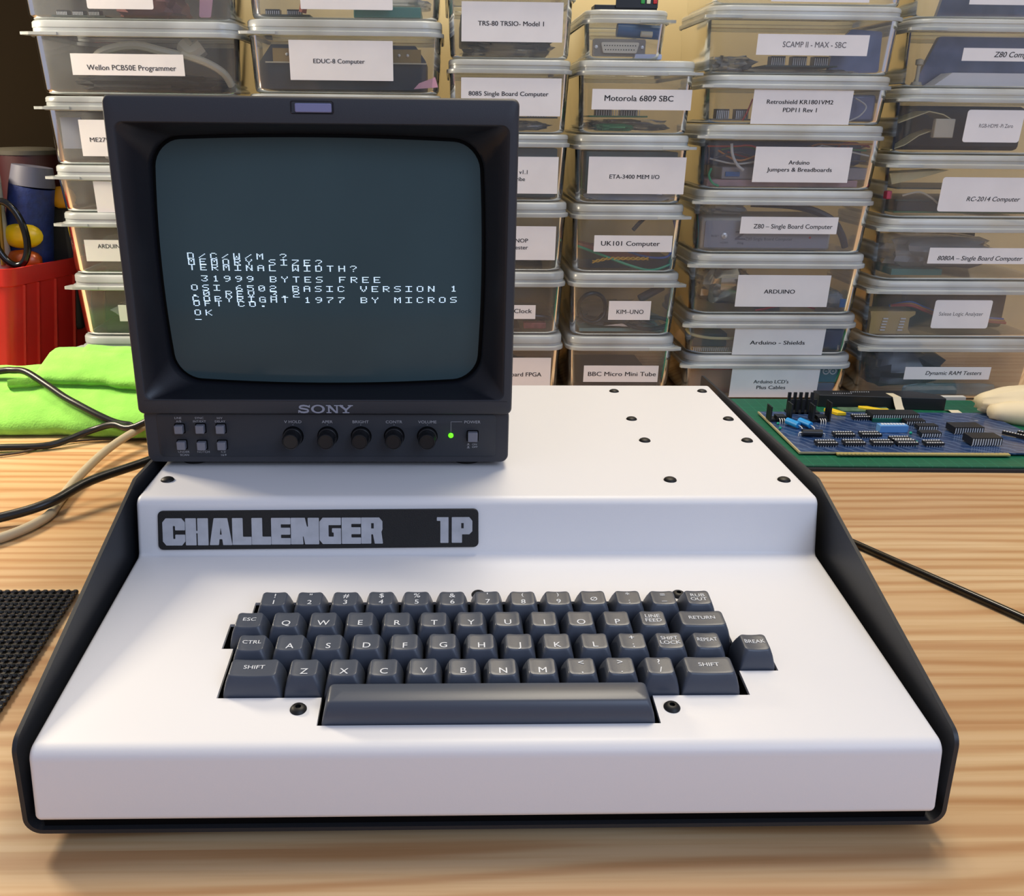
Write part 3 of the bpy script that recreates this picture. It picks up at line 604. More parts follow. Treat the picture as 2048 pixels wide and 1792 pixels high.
storage_box('c3', 'narrow clear box right of the screen, sticker ending in tester, third from bottom', (-5.7, 164.8, 101.7, 202.4, 0), [('NOP', 70.6, 184.4, 0, 4.6, bl(align='RIGHT', bold=.024, sx=1.1)), ('Tester', 70.8, 176.8, 0, 4.6, bl(align='RIGHT', bold=.024, sx=1.1))])
storage_box('c4', 'narrow clear box right of monitor with small clock sticker and red part', (17.8, 97.2, 81.8, 113.5, 0), [('Clock', 67.3, 104.2, 20.7, 5.2, b_)])
storage_box('c5', 'lowest box of the narrow stack touching the monitor, sits behind the white case', (4.1, 14.9, 102.0, 51.5, 0), [('Board FPGA', 91.4, 28.6, 0, 5.2, bl(align='RIGHT', bold=.024, sx=1.12))])
storage_box('d0', 'small stickerless clear box with a grey connector inside, crowning the middle stack')
storage_box('d1', 'clear box holding green board in bubble wrap, second of the middle right stack', (134.4, 325.5, 241.4, 346.2, 0), [('Motorola 6809 SBC', 184.8, 334.4, 74.1, 6.0, bl(bold=.024))])
storage_box('d2', 'clear box with large sticker over blue contents, middle right stack', (134.4, 238.1, 241.5, 277.3, 0), [('ETA-3400 MEM I/O', 185.7, 254.3, 55.3, 4.6, bl(bold=.024))])
storage_box('d3', 'clear box full of coloured wires, middle right stack', (145.1, 174.7, 233.4, 193.0, 0), [('UK101 Computer', 186.3, 181.6, 66.7, 5.4, bl(bold=.02))])
storage_box('d4', 'clear box with coiled black cables and tiny sticker, middle right stack', (166.2, 96.7, 214.9, 118.9, 0), [('KIM–UNO', 191.2, 103.9, 31.4, 5.2, bl(bold=.012))])
storage_box('d5', 'lowest box of the middle right stack, nearly empty, behind white case back edge', (141.2, 22.0, 229.7, 42.2, 0), [('BBC Micro Mini Tube', 186.8, 29.4, 80.8, 5.4, bl(bold=.02))])
storage_box('e-', 'topmost box of the wide right stack, cut by the upper frame edge', (316.2, 433, 419.2, 453.5, 0))
storage_box('e0', 'wide clear box with bubble wrap and bluish bag, second of the wide right stack', (305.9, 381.6, 424.5, 401.9, 0), [('SCAMP II - MAX - SBC', 366.9, 389.4, 67.5, 5.8, bl(bold=.008))])
storage_box('e1', 'shallow wide box with small board at left, third of the wide right stack', (308.0, 312.6, 415.6, 348.5, 0), [('Retroshield KR1801VM2', 359.1, 333.2, 72.2, 4.5, bl(bold=.026)), ('PDP11 Rev 1', 360.1, 325.1, 36.9, 4.5, bl(bold=.026))])
storage_box('e2', 'wide clear box of jumper wires and breadboards in the wide right stack', (316.7, 251.9, 423.2, 289.3, 0), [('Arduino', 366.3, 271.0, 23.3, 4.5, bl(bold=.026)), ('Jumpers & Breadboards', 367.8, 263.4, 72.3, 4.5, bl(bold=.026))])
storage_box('e3', 'wide clear box holding a grey instrument case with toggle switch', (309.0, 195.9, 419.0, 214.6, 0), [('Z80 – Single Board Computer', 368.6, 201.8, 89.6, 5.2, bl(bold=.01))])
storage_box('e4', 'wide clear box holding a silver foil bag and red wires', (312.6, 112.8, 420.0, 149.7, 0), [('ARDUINO', 362.5, 128.4, 36.0, 4.9, bl(bold=.026))])
storage_box('e5', 'shallow wide box second from bottom, dark boards and a flat cable inside', (315.6, 55.4, 422.7, 87.8, 0), [('Arduino - Shields', 367.7, 68.2, 65.1, 4.9, bl(bold=.026))])
storage_box('e6', 'lowest wide box, tall sticker beside a teal carton, at the cutting mat edge', (317.4, 3.2, 422.7, 39.2, 0), [("Arduino LCD's", 365.8, 20.9, 42.1, 4.5, bl(bold=.024)), ('Plus Cables', 366.7, 13.7, 34.9, 4.5, bl(bold=.024))])
storage_box('f-', 'topmost box of the rightmost stack, cut by the frame corner', (524.8, 432.7, 618.2, 456.1, 0))
storage_box('f0', 'rightmost stack box with blue foil and white paper, second from top', (527.0, 378.2, 645, 390.9, 0), [('Z80 Computer', 560.8, 382.2, 0, 5.6, bl(align='LEFT', bold=.014, sx=1.05, shear=.2))])
storage_box('f1', 'rightmost stack box with cream flat cable and rounded sticker', (543.7, 296.0, 606.7, 329.4, 3), [('RGB-HDMI -Pi Zero', 577.9, 311.2, 37.6, 4.2, th)])
storage_box('f2', 'rightmost stack box with dark green boards and large rounded sticker', (529.6, 221.8, 660, 259.1, 3), [('RC-2014 Computer', 591.1, 233.4, 60.8, 5.2, bl(bold=.012, shear=.2))])
storage_box('f3', 'rightmost stack box with bubble wrap bag, third from bottom', (528.9, 163.7, 665, 181.8, 0), [('8080A – Single Board Computer', 589.1, 167.6, 98.6, 5.4, bl(bold=.012, shear=.2))])
storage_box('f4', 'rightmost stack box with yellowish terminal block, second from bottom', (546.5, 88.4, 614.0, 122.0, 2.5), [('Saleae Logic Analyzer', 579.5, 103.6, 52.1, 4.6, th)])
storage_box('f5', 'lowest box of the rightmost stack, dark plastic bags inside', (525.1, 26.2, 628.6, 41.7, 0), [('Dynamic RAM Testers', 584.3, 32.0, 67.8, 5.0, bl(bold=.012, shear=.2))])
# boxes that carry the one above the monitor (out of sight behind it)
for i, (zb, zt) in enumerate(((0.4, 84.8), (84.9, 169.3), (169.4, 253.7), (253.8, 338.1))):
    BOX['b%d' % (i+3)] = (-234, -25, zb, zt-13, zt); DEP['b'] = 150
    storage_box('b%d' % (i+3), 'clear storage box hidden behind the monitor', None, (), 'boxes hidden behind the monitor')

# ------------------------------------------------------------------ contents of the boxes
def one(m, name, material, label, cat, group=None, **kw):
    o = m.obj(name, material, None, **kw); tag(o, label, cat, group); return o
def rbox(x0, x1, y0, y1, z0, z1): return M().box(x0, x1, y0, y1, z0, z1)
def crumple(x0, x1, y0, y1, z0, z1, seed, n=9, amp=.35):
    rnd = random.Random(seed); m = M(); cx_, cy_, cz_ = (x0+x1)/2, (y0+y1)/2, (z0+z1)/2; rings = []
    for i in range(1, n):
        ph = math.pi*i/n-math.pi/2; rg = []
        for k in range(22):
            a = 2*math.pi*k/22; q = 1-rnd.random()*amp; e = lambda t: math.copysign(abs(t)**.5, t)
            rg.append((cx_+(x1-x0)/2*q*e(math.cos(a))*math.cos(ph)**.35, cy_+(y1-y0)/2*q*e(math.sin(a))*math.cos(ph)**.35, cz_+(z1-z0)/2*math.sin(ph)*(1-rnd.random()*amp*.4)))
        rings.append(rg)
    return m.loft(rings)
cardm = mat('antistatic_bag', (120, 128, 155), 0.22, metal=.35, var=.25, vscale=40)
gpcb = mat('green_board', (30, 110, 62), 0.4, var=.15, vscale=60); dpcb = mat('dark_green_board', (12, 42, 28), 0.4, var=.3, vscale=60)
chipm = mat('chip_black', (20, 20, 22), 0.4); pinm = mat('tinned_pin', (222, 222, 220), 0.3, metal=.25)
beige = mat('beige_cable', (188, 178, 152), 0.5); blk = mat('black_cable', (18, 18, 18), 0.35)
tealm = mat('teal_sheet', (70, 140, 125), 0.4, var=.15); pinkm = mat('pink_foam', (220, 165, 178), 0.8)
creamm = mat('cream_ribbon', (206, 192, 140), 0.5); foilm = mat('silver_foil', (205, 195, 170), 0.18, metal=.85, bump=.6, bscale=60)
brn = mat('brown_card', (96, 74, 54), 0.8); redm = mat('red_plastic', (190, 38, 34), 0.35); tanm = mat('tan_block', (196, 164, 96), 0.6)
bluem = mat('blue_part', (22, 92, 150), 0.35); darkgrey = mat('dark_grey_part', (44, 46, 50), 0.6, var=.3, vscale=50); darkteal = mat('dark_teal_part', (30, 62, 66), 0.5, var=.3, vscale=40)
def board(k, x0, x1, y, z, label, m=gpcb, depth=70, chips=3, tilt=0, tall=5):
    t = thing('circuit_board', label, 'circuit board', ((x0+x1)/2, y+depth/2, z))
    M().box(x0, x1, y, y+depth, z, z+1.6).obj('board', m, t)
    wc = (x1-x0)/(chips*1.5+.5)
    for i in range(chips):
        xa = x0+wc*(.4+i*1.5); c = M().box(xa, xa+wc, y+3, y+14, z+1.7, z+1.7+tall).obj('chip', chipm, t)
        p = M()
        for j in range(7): xx = xa+wc*(j+.5)/7; p.box(xx-.4, xx+.4, y+2.2, y+2.9, z+1.7, z+tall)
        p.obj('pins', pinm, c)
    return t
def cable(pts, r, m, label, name='cable', cat='cable', n=8): return one(M().tube(pts, r, n), name, m, label, cat)
# leftmost stack
board('a0', -436, -380, 720, 412, 'circuit board with chip row inside topmost left box', darkteal, 60, 3)
one(crumple(-378, -300, 715, 800, 410, 440, 3), 'padded_pouch', mat('dull_red_pouch', (120, 70, 66), .6, var=.3), 'dull red pouch inside topmost box of leftmost stack', 'pouch')
one(M().prism(fillet([(-280, 412), (-268, 412), (-258, 462), (-274, 462)], 2), 'y', 712, 714), 'pink_slip', pinkm, 'pink slip standing in topmost left box', 'slip')
cable([(-400, 715, 362), (-385, 710, 377), (-350, 708, 384), (-318, 708, 378), (-300, 712, 374)], 4.5, beige, 'thick beige cable loop rising above the sticker in the leftmost stack')
cable([(-300, 716, 386), (-290, 712, 378), (-280, 714, 384)], 9, beige, 'beige cable plug near the lid in the leftmost stack', 'cable_plug', 'plug')
cable([(-300, 708, 376), (-275, 706, 368), (-258, 708, 358), (-252, 716, 346)], 4, beige, 'beige cable curving down at right side of the programmer box')
one(crumple(-438, -256, 712, 830, 338, 358, 5), 'packed_parts', darkgrey, 'dark crumpled packing at the bottom of the programmer box', 'packing')
one(rbox(-436, -414, 706, 708, 280, 312), 'grey_card', mat('pale_grey_card', (150, 155, 165), .7), 'pale grey card leaning in third box of leftmost stack', 'card')
one(crumple(-404, -330, 704, 760, 266, 280, 8), 'printed_bag', mat('printed_bag_white', (190, 186, 184), .5, var=.3, vscale=120), 'white printed bag lying in third box of leftmost stack', 'bag')
one(crumple(-430, -260, 715, 820, 149, 190, 9), 'dark_bundle', mat('dark_bundle_grey', (52, 56, 50), .5, var=.4, vscale=30), 'dark wrapped bundle in the box above the crumpled bag box', 'bundle')
one(crumple(-432, -262, 706, 820, 78, 108, 10, amp=.5), 'crumpled_bag', bagm, 'crumpled clear plastic bag in leftmost stack, second box from bottom', 'bag')
one(rbox(-424, -284, 712, 812, 8, 48), 'green_packing', mat('pale_green_packing', (120, 170, 140), .6, var=.1), 'pale green packing in lowest box of leftmost stack', 'packing')
# above the monitor
board('b0', -218, -165, 716, 415, 'dark board with connectors inside topmost box over the monitor', darkteal, 60, 2)
cable([(-172, 712, 418), (-168, 712, 432), (-160, 714, 450)], 4, mat('rainbow_cable_red', (176, 84, 56), .5), 'short reddish cable end above the monitor box sticker')
one(rbox(-118, -48, 706, 790, 413.5, 424), 'green_sheet_stack', tealm, 'teal sheets lying in the topmost box over the monitor', 'sheets', bevel=1)
one(crumple(-110, -36, 704, 800, 424.5, 436, 31), 'plastic_bag', bagm, 'clear bag folded over the teal sheets above the monitor', 'bag')
cmd = thing('control_unit', 'dark unit with brass strip behind the plain sticker above the monitor', 'electronic unit', (-127, 760, 341))
M().prism(fillet([(-219, 343), (-43, 343), (-43, 372), (-54, 387), (-206, 387), (-219, 370)], 3), 'y', 708, 810).obj('housing', mat('unit_dark_grey', (46, 54, 60), .5), cmd)
M().box(-204, -48, 703, 707.8, 370, 383).obj('brass_strip', mat('brass_strip', (150, 122, 60), .5, var=.2), cmd)
M().box(-212, -42, 702, 703, 368.6, 369.8).obj('edge_trim', mat('pale_trim', (200, 190, 160), .5), cmd)
for x in (-189, -71, -62): M().lathe([(1.6, 0), (1.4, -2), (.4, -3)], (x, 703, 377), 'y', 12).obj('switch', pinm, cmd)
one(M().prism([(-56, 344), (-30, 346), (-33, 356), (-50, 350)], 'y', 700, 701.5), 'pink_slip', pinkm, 'pink slip in right corner of the box directly above the monitor', 'slip')
# narrow stack right of the screen
one(crumple(-12, 104, 704, 880, 377, 395, 12, amp=.4), 'bubble_wrap', bagm, 'bubble wrap in the topmost box at monitor right edge', 'bubble wrap')
one(rbox(-6, 98, 715, 870, 395.5, 420), 'grey_device', darkteal, 'dark teal device wrapped in topmost box of the narrow stack', 'device', bevel=2)
one(crumple(4, 102, 704, 880, 302, 314, 13, amp=.45), 'bubble_wrap', bagm, 'bubble wrap under the board beside the monitor top corner', 'bubble wrap')
board('c1', 0, 100, 708, 316, 'blue-green board resting on wrap beside the monitor top corner', darkteal, 120, 3)
one(rbox(-8, 102, 712, 870, 232, 285), 'grey_carton', mat('grey_teal_carton', (70, 90, 96), .6, var=.1), 'grey-teal carton filling the box with the version sticker', 'carton', bevel=2)
one(crumple(-10, 104, 704, 880, 155, 175, 14, amp=.4), 'plastic_bag', bagm, 'clear plastic bag at the bottom of the tester box', 'bag')
cable([(20, 730, 92), (60, 712, 98), (95, 712, 96), (100, 730, 90), (60, 745, 88)], 2.5, blk, 'black cable loop under the clock sticker')
one(rbox(70, 96, 706, 720, 83, 90), 'red_module', mat('faded_red_part', (150, 84, 80), .5, var=.3, vscale=200), 'faded red module under the clock sticker', 'module', bevel=1)
board('c4', 6, 66, 708, 81, 'brown circuit board beside the faded red module', brn, 80, 3, tall=3)
one(crumple(2, 104, 710, 860, 3, 20, 15), 'dark_parts', darkgrey, 'dark parts in lowest narrow box behind the white case', 'parts')
# middle stack
dsub = thing('parallel_connector', 'grey connector with rows of pin holes in the small top box', 'connector', (160, 705, 376))
M().prism(fillet([(134, 379), (190, 379), (190, 396), (134, 396)], 2), 'y', 704, 709).obj('flange', mat('grey_flange', (136, 128, 116), .4), dsub)
sh = fillet([(145, 382), (180, 382), (183, 392.5), (142, 392.5)], 1.5); shell = M().prism(sh, 'y', 700.5, 704).obj('shell', mat('cream_shell', (214, 206, 184), .5), dsub)
ph = M()
for r_, n_, z in ((0, 13, 389.3), (1, 12, 385.2)):
    for i in range(n_): ph.box(145.3+i*2.75+r_*1.3, 146.3+i*2.75+r_*1.3, 700.2, 700.45, z-.5, z+.5)
ph.obj('pin_holes', dark, shell)
for x in (137.5, 186.5): M().lathe([(2, 0), (1.6, -1.4), (.3, -1.6)], (x, 704, 388), 'y', 12).obj('screw', pinm, dsub)
cap = thing('filter_capacitor', 'long blue capacitor hanging in small top box beside grey connector', 'capacitor', (183, 712, 399))
M().tube([(160, 712, 405.5), (208, 712, 403)], 7, 16, sub=1).obj('blue_body', bluem, cap); M().tube([(184, 703, 401), (196, 703, 400.5)], 3, 12, sub=1).obj('cream_body', mat('cream_part', (206, 198, 172), .5), cap)
one(rbox(179, 208, 702, 716, 376, 381.5), 'white_plug', mat('white_blue_part', (206, 212, 232), .3), 'white plug on the bottom right of the small top box', 'plug', bevel=1)
strip = thing('header_board', 'black header board with coloured lamps lying on the small top box', 'board', (178, 720, 423.6))
M().box(134, 200, 706, 730, 423.8, 429).obj('board', chipm, strip, bevel=.5); M().box(156, 200, 704, 705.9, 426, 434).obj('header', blk, strip)
for x, c, nmn in ((184, (40, 150, 60), 'green'), (190, (220, 220, 190), 'white'), (197, (190, 30, 30), 'red')): M().box(x-2, x+2, 702.5, 703.9, 430, 434).obj('lamp', mat('lamp_'+nmn, c, .4), strip, bevel=.5)
board('d1', 134, 198, 706, 318, 'bright green board with black header on bubble wrap', gpcb, 90, 2, tall=7)
hdr = M()
for i in range(13): hdr.box(158+i*2.6, 158.8+i*2.6, 709, 710, 320, 331)
one(hdr, 'pin_header', pinm, 'row of upright header pins on the bright green board', 'pin header')
one(crumple(130, 240, 703, 880, 303, 317, 16, amp=.5), 'bubble_wrap', bagm, 'bubble wrap beneath the bright green board', 'bubble wrap')
one(crumple(140, 190, 704, 760, 303, 312, 36, amp=.3), 'green_pouch', mat('green_pouch', (60, 150, 90), .5), 'green pouch poking from bubble wrap under the bright green board', 'pouch')
one(rbox(134, 236, 710, 850, 240, 282), 'teal_carton', mat('teal_grey_box', (86, 112, 114), .6), 'grey-teal carton behind the large sticker in the middle stack', 'carton', bevel=1)
one(rbox(138, 222, 704, 850, 231.5, 239), 'blue_board', bluem, 'blue board under the grey-teal carton', 'board', bevel=.5)
one(crumple(126, 244, 702, 705, 229, 242, 17, amp=.5), 'bag_edge', bagm, 'crinkled clear bag edge in front of the blue board', 'bag')
cable([(125, 712, 180), (150, 705, 172), (190, 702, 158), (215, 703, 153), (238, 706, 160)], 1.5, mat('wire_green', (40, 160, 110), .4), 'green wire crossing the bottom of the wire box')
cable([(240, 720, 212), (243, 712, 195), (241, 712, 175), (238, 718, 160)], 1.4, mat('wire_green', (40, 160, 110), .4), 'green wire bending down the right side of wire box')
cable([(237, 718, 214), (240.5, 710, 196), (238, 711, 174), (230, 712, 166), (205, 708, 168), (180, 706, 176), (160, 708, 182)], 1.4, mat('wire_blue', (50, 90, 170), .4), 'blue wire looping round the wire box')
tw = M()
for s_ in (0, math.pi): tw.tube([(146+i*2.2, 703+1.2*math.sin(i*1.2+s_), 162+1.2*math.cos(i*1.2+s_)+min(i, 8)*.5) for i in range(30)], .9, 6, sub=2)
one(tw, 'twisted_wire', mat('wire_yellow', (222, 170, 40), .4), 'twisted yellow wire pair in wire box', 'wire')
one(M().prism([(124, 178), (126, 183), (190, 170), (212, 172), (214, 167), (180, 164)], 'y', 712, 740), 'copper_board', mat('copper_board', (170, 92, 60), .5), 'copper-brown board lying in wire box', 'board')
one(rbox(130, 240, 718, 860, 153, 163), 'black_foam', chipm, 'black foam at the bottom of the wire box', 'foam')
cable([(215, 740, 212), (200, 716, 205), (192, 712, 197)], 2.4, blk, 'short black cable behind the wire box sticker')
def coil(cx_, cz_, rx, rz, y, r, n, label):
    m = M(); pts = [(cx_+rx*math.cos(t*2*math.pi/14)*(1-.03*(t//14)), y+4*(t//14)*.6+2*math.sin(t), cz_+rz*math.sin(t*2*math.pi/14)) for t in range(14*n)]
    return one(m.tube(pts, r, 8, sub=3), 'coiled_cable', blk, label, 'cable')
coil(149, 109, 16, 17, 704, 2.2, 2, 'upright coiled black cable left of the tiny sticker')
coil(216, 91, 25, 7, 704, 2.2, 2, 'flat coiled black cable right of the tiny sticker')
one(M().tube([(205, 712, 118), (232, 716, 132)], 5, 10, sub=1), 'dark_tube', mat('dark_brown_tube', (64, 54, 50), .6), 'dark tube slanting up behind the tiny sticker', 'tube')
one(crumple(124, 246, 703, 860, 80, 97, 18, amp=.5), 'bubble_wrap', bagm, 'bubble wrap under coiled black cables', 'bubble wrap')
one(rbox(136, 234, 712, 850, 79.2, 83), 'pale_board', mat('pale_green_board', (150, 180, 165), .5), 'pale green board under coiled black cables', 'board')
one(rbox(128, 240, 740, 880, 3, 8), 'brown_card', brn, 'brown card on the floor of the lowest middle box', 'card')
# wide stack
one(crumple(262, 320, 704, 800, 365, 384, 19, amp=.5), 'bubble_wrap', bagm, 'bubble wrap lump at left end of second wide box', 'bubble wrap')
one(crumple(262, 456, 703, 830, 364, 370, 37, amp=.4), 'bubble_wrap', bagm, 'thin bubble wrap layer on the floor of second wide box', 'bubble wrap')
board('e0', 322, 400, 708, 371, 'dark board with three chips lying on bubble wrap', dpcb, 70, 3, tall=9)
one(M().prism(fillet([(396, 365), (452, 367), (450, 408), (416, 410), (398, 390)], 3), 'y', 722, 728), 'blue_bag', cardm, 'bluish antistatic bag standing at right in second wide box', 'bag')
board('e1', 268, 318, 706, 316, 'small board with black parts left of the third wide sticker', mat('grey_board', (96, 92, 84), .5), 50, 2, tall=10)
one(rbox(415, 452, 716, 760, 316, 344), 'blue_bag', cardm, 'bluish bag right of the third wide box sticker', 'bag', bevel=3)
cable([(302, 704, 316), (306, 703, 325), (312, 708, 338)], .9, redm, 'red wire left of the third wide box sticker')
cable([(418, 704, 316), (430, 703, 322), (436, 704, 332), (424, 706, 340)], .9, mat('wire_white', (190, 190, 186), .5), 'pale wire loop right of the third wide box sticker')
rnd = random.Random(5)
for i, (c, nm2) in enumerate((((170, 52, 40), 'red'), ((190, 188, 180), 'white'), ((60, 60, 70), 'black'), ((190, 120, 50), 'orange'), ((52, 120, 70), 'green'), ((90, 60, 50), 'brown'), ((150, 40, 50), 'crimson'))):
    y = 703+i*1.2; x0 = 268+i*4; pts = [(x0+j*(150+rnd.random()*30)/6, y+rnd.random()*9, 284+rnd.uniform(-11, 9)-3*math.sin(j)) for j in range(7)]
    cable(pts, 1.0, mat('wire_'+nm2+'_thin', c, .5), nm2+' jumper wire tangled near the lid of the jumper box', 'jumper_wire', 'wire')
cable([(292, 702, 292), (294, 700.5, 280), (300, 700.5, 270), (308, 702, 264)], 1.6, mat('wire_white', (190, 190, 186), .5), 'white wire hanging left of the jumper box sticker')
cable([(272, 701, 266), (270, 701, 258), (275, 701, 250), (282, 702, 247)], 1.3, mat('wire_green', (40, 160, 110), .4), 'green wire bent at lower left of the jumper box')
one(rbox(286, 452, 708, 800, 254, 267), 'breadboard', mat('breadboard_clear_grey', (140, 136, 138), .5, var=.1), 'grey breadboard lying behind the jumper sticker', 'breadboard', bevel=1)
one(rbox(290, 306, 706.5, 707.8, 257, 262), 'blue_tag', bluem, 'blue tag on the front of the grey breadboard', 'tag')
one(rbox(270, 440, 706, 800, 246, 253.5), 'pink_breadboard', mat('pinkish_board', (176, 140, 140), .6, var=.2, vscale=60), 'pinkish breadboard under the grey breadboard', 'breadboard', bevel=1)
one(rbox(262, 452, 730, 820, 268, 294), 'blue_pouch', mat('blue_grey_pouch', (60, 74, 104), .5, var=.3), 'blue-grey pouch behind the jumper wires', 'pouch', bevel=6)
ins = thing('instrument_case', 'grey instrument case with toggle switch inside a wide box', 'instrument', (342, 740, 176))
M().box(268, 418, 704, 790, 176, 212).obj('shell', mat('case_pale_grey', (170, 168, 160), .5), ins, bevel=4)
fp = M().prism(fillet([(272, 179), (414, 179), (414, 209), (272, 209)], 2), 'y', 702.6, 704.2).obj('front_panel', mat('panel_bluegrey', (140, 142, 152), .5), ins)
ft = M(); front_text(ft, 'Z80 Single Board Computer', 346, 702.4, 187.5, 3.4, width=54); front_text(ft, 'RESET', 284, 702.4, 191, 2.4); front_text(ft, 'NORM', 295, 702.4, 183.6, 2.2); front_text(ft, 'Zilog', 313.5, 702.4, 183.4, 2.6, bold=.03)
ft.box(307, 319, 702.2, 702.4, 188, 189.6); ft.box(307, 319, 702.2, 702.4, 196, 197.6)
ft.add([(307, 702.3, 189.6), (311, 702.3, 189.6), (319, 702.3, 196), (315, 702.3, 196)], [(0, 1, 2, 3)])
ft.obj('panel_print', mat('panel_print_blue', (74, 78, 98), .6), fp)
M().lathe([(3.6, 0), (3.2, -1.4), (1.4, -2), (1.2, -6), (.3, -6.4)], (294.5, 702.6, 192.5), 'y', 14).obj('toggle_switch', pinm, ins)
M().lathe([(1.3, 0), (1, -1), (.2, -1.3)], (393, 702.6, 191), 'y', 12).obj('indicator', redm, ins)
cable([(330, 730, 226), (380, 714, 224), (415, 708, 212), (430, 707, 195), (438, 710, 180)], 4, mat('navy_cable', (30, 32, 46), .4), 'thick navy cable arching over the grey instrument case')
one(crumple(272, 330, 712, 780, 213, 226, 21, amp=.4), 'plastic_bag', bagm, 'torn clear bag on the grey instrument case', 'bag')
one(crumple(275, 345, 703, 790, 107, 155, 22, amp=.45), 'foil_bag', foilm, 'crinkled silver foil bag in wide box with red wires', 'foil bag')
one(rbox(276, 400, 792, 826, 106, 128), 'brown_wrap', brn, 'brown wrap behind the silver foil bag', 'wrap')
for i in range(5): cable([(340+i*3, 703+i, 107), (365+i*4, 702+i, 112+i), (392+i*5, 704+i, 116-i*2)], .9, redm, 'red wire %s on the floor of the foil bag box' % ('lowest', 'second', 'third', 'fourth', 'uppermost')[i], 'jumper_wire', 'wire')
one(crumple(420, 452, 703, 760, 106, 128, 23, amp=.4), 'plastic_bag', bagm, 'clear parts bag right of the foil bag box sticker', 'bag')
one(rbox(438, 450, 701.5, 702.8, 111, 121), 'blue_module', bluem, 'small blue module in the clear parts bag', 'module', bevel=1)
one(rbox(270, 312, 708, 790, 62, 78), 'dark_board', mat('navy_board', (28, 38, 48), .5), 'navy board in shallow wide box left of its sticker', 'board', bevel=1)
pn = M()
for i in range(20): pn.box(272+i*2.4, 272.9+i*2.4, 704, 705, 57.5, 62)
one(pn, 'pin_header', pinm, 'pin row under the navy board', 'pin header')
cable([(262, 708, 84), (268, 704, 78), (290, 702, 74), (322, 704, 73)], 1.8, creamm, 'cream cable sweeping under the lid of shallow wide box')
one(rbox(424, 452, 708, 780, 58, 84), 'navy_bag', mat('navy_bag', (40, 54, 84), .3, var=.3), 'navy bag right of the shallow wide box sticker', 'bag', bevel=3)
tc_ = thing('teal_carton', 'teal carton with white loop mark in lowest wide box', 'carton', (432, 730, 3))
M().box(398, 452, 704, 780, 20, 41).obj('carton', mat('teal_card', (20, 112, 124), .6), tc_)
lg = M()
for c_ in (434.6, 443.0): lg.tube([(c_+3.6*math.cos(a*.524), 703.7, 33.5+3.6*math.sin(a*.524)) for a in range(12)], .75, 6, closed=True, sub=2)
lg.box(433.2, 436, 703.4, 703.9, 33.2, 33.8); lg.box(441.6, 444.4, 703.4, 703.9, 33.2, 33.8); lg.box(442.7, 443.3, 703.4, 703.9, 32.1, 34.9)
front_text(lg, 'ARDUINO', 439, 703.6, 38.4, 1.6, width=16)
lg.obj('loop_mark', mat('print_white', (225, 232, 232), .5), tc_)
one(crumple(410, 452, 701, 703.5, 4, 20, 24, amp=.3), 'clear_bag', cardm, 'shiny bag under the teal carton', 'bag')
one(rbox(270, 398, 712, 800, 4, 38), 'tan_carton', mat('tan_card', (190, 140, 100), .7), 'tan carton in the lowest wide box', 'carton', bevel=1)
one(rbox(290, 330, 706, 711.5, 34, 41), 'red_strip', redm, 'red strip on the tan carton', 'strip', bevel=1)
# rightmost stack
one(M().prism(fillet([(500, 355), (640, 355), (640, 405), (520, 405)], 3), 'y', 735, 741), 'blue_sheet', cardm, 'shiny blue sheet standing in rightmost stack below the top box', 'sheet')
one(M().prism(fillet([(512, 422), (640, 422), (640, 470), (522, 470)], 3), 'y', 735, 741), 'blue_sheet', cardm, 'shiny blue sheet inside the frame-cut corner box', 'sheet')
one(M().prism([(508, 354), (640, 354), (640, 367), (526, 367)], 'y', 706, 730), 'white_paper', paper, 'folded white paper under the shiny blue sheet', 'paper')
one(M().lathe([(6, 0), (5, 3), (2, 4), (2, 20), (4, 21), (4, 26), (.5, 27)], (491, 712, 354), n=14), 'pale_standoff', beige, 'pale standoff post left of the shiny blue sheet', 'standoff')
rb_ = lambda pts, y0, y1, lab: one(M().prism([(a, b) for a, b in pts]+[(a, b-1.1) for a, b in reversed(pts)], 'y', y0, y1), 'ribbon_cable', creamm, lab, 'ribbon cable')
rb_([(476, 316), (492, 322), (508, 328), (524, 325), (538, 318)], 706, 740, 'cream ribbon cable arching left of the rounded sticker')
rb_([(474, 287), (490, 293), (504, 303), (520, 309), (534, 304)], 712, 736, 'cream ribbon cable sloping down below the arched one')
one(rbox(516, 538, 704, 711, 300, 320), 'ribbon_plug', mat('cream_plug', (202, 192, 168), .5), 'cream plug between the two cream ribbon cables', 'plug', bevel=1)
one(rbox(480, 640, 745, 820, 286, 334), 'dark_pouch', mat('black_blue_pouch', (22, 26, 34), .5, var=.4), 'black-blue pouch behind cream ribbon cables', 'pouch', bevel=5)
one(M().prism([(474, 262), (478, 250), (512, 258), (540, 266)], 'y', 704, 740), 'ribbon_fold', creamm, 'cream ribbon fold under the lid of dark green board box', 'ribbon cable')
for z, lab in ((219, 'lowest dark green board in rightmost stack'), (232, 'middle dark green board in rightmost stack'), (245, 'upper dark green board in rightmost stack')):
    one(rbox(486, 650, 706, 800, z, z+1.6), 'green_board', gpcb if z == 219 else dpcb, lab, 'circuit board')
one(rbox(492, 650, 712, 800, 221, 231), 'black_parts', chipm, 'black parts between lowest and middle dark green boards', 'parts')
cable([(492, 704, 238), (510, 703, 242), (525, 703, 236), (534, 704, 230)], 1.1, beige, 'thin pale wire over the dark green boards')
one(rbox(474, 480, 703, 712, 234, 243), 'pink_part', mat('pink_part', (190, 70, 90), .5), 'pink part at left of dark green boards', 'part', bevel=1)
one(crumple(480, 640, 704, 815, 152, 192, 25, amp=.35), 'bubble_wrap_bag', bagm, 'bubble wrap bag filling the box third from bottom at far right', 'bag')
one(rbox(500, 560, 716, 800, 147, 154), 'teal_board', tealm, 'teal board under the far right bubble wrap bag', 'board')
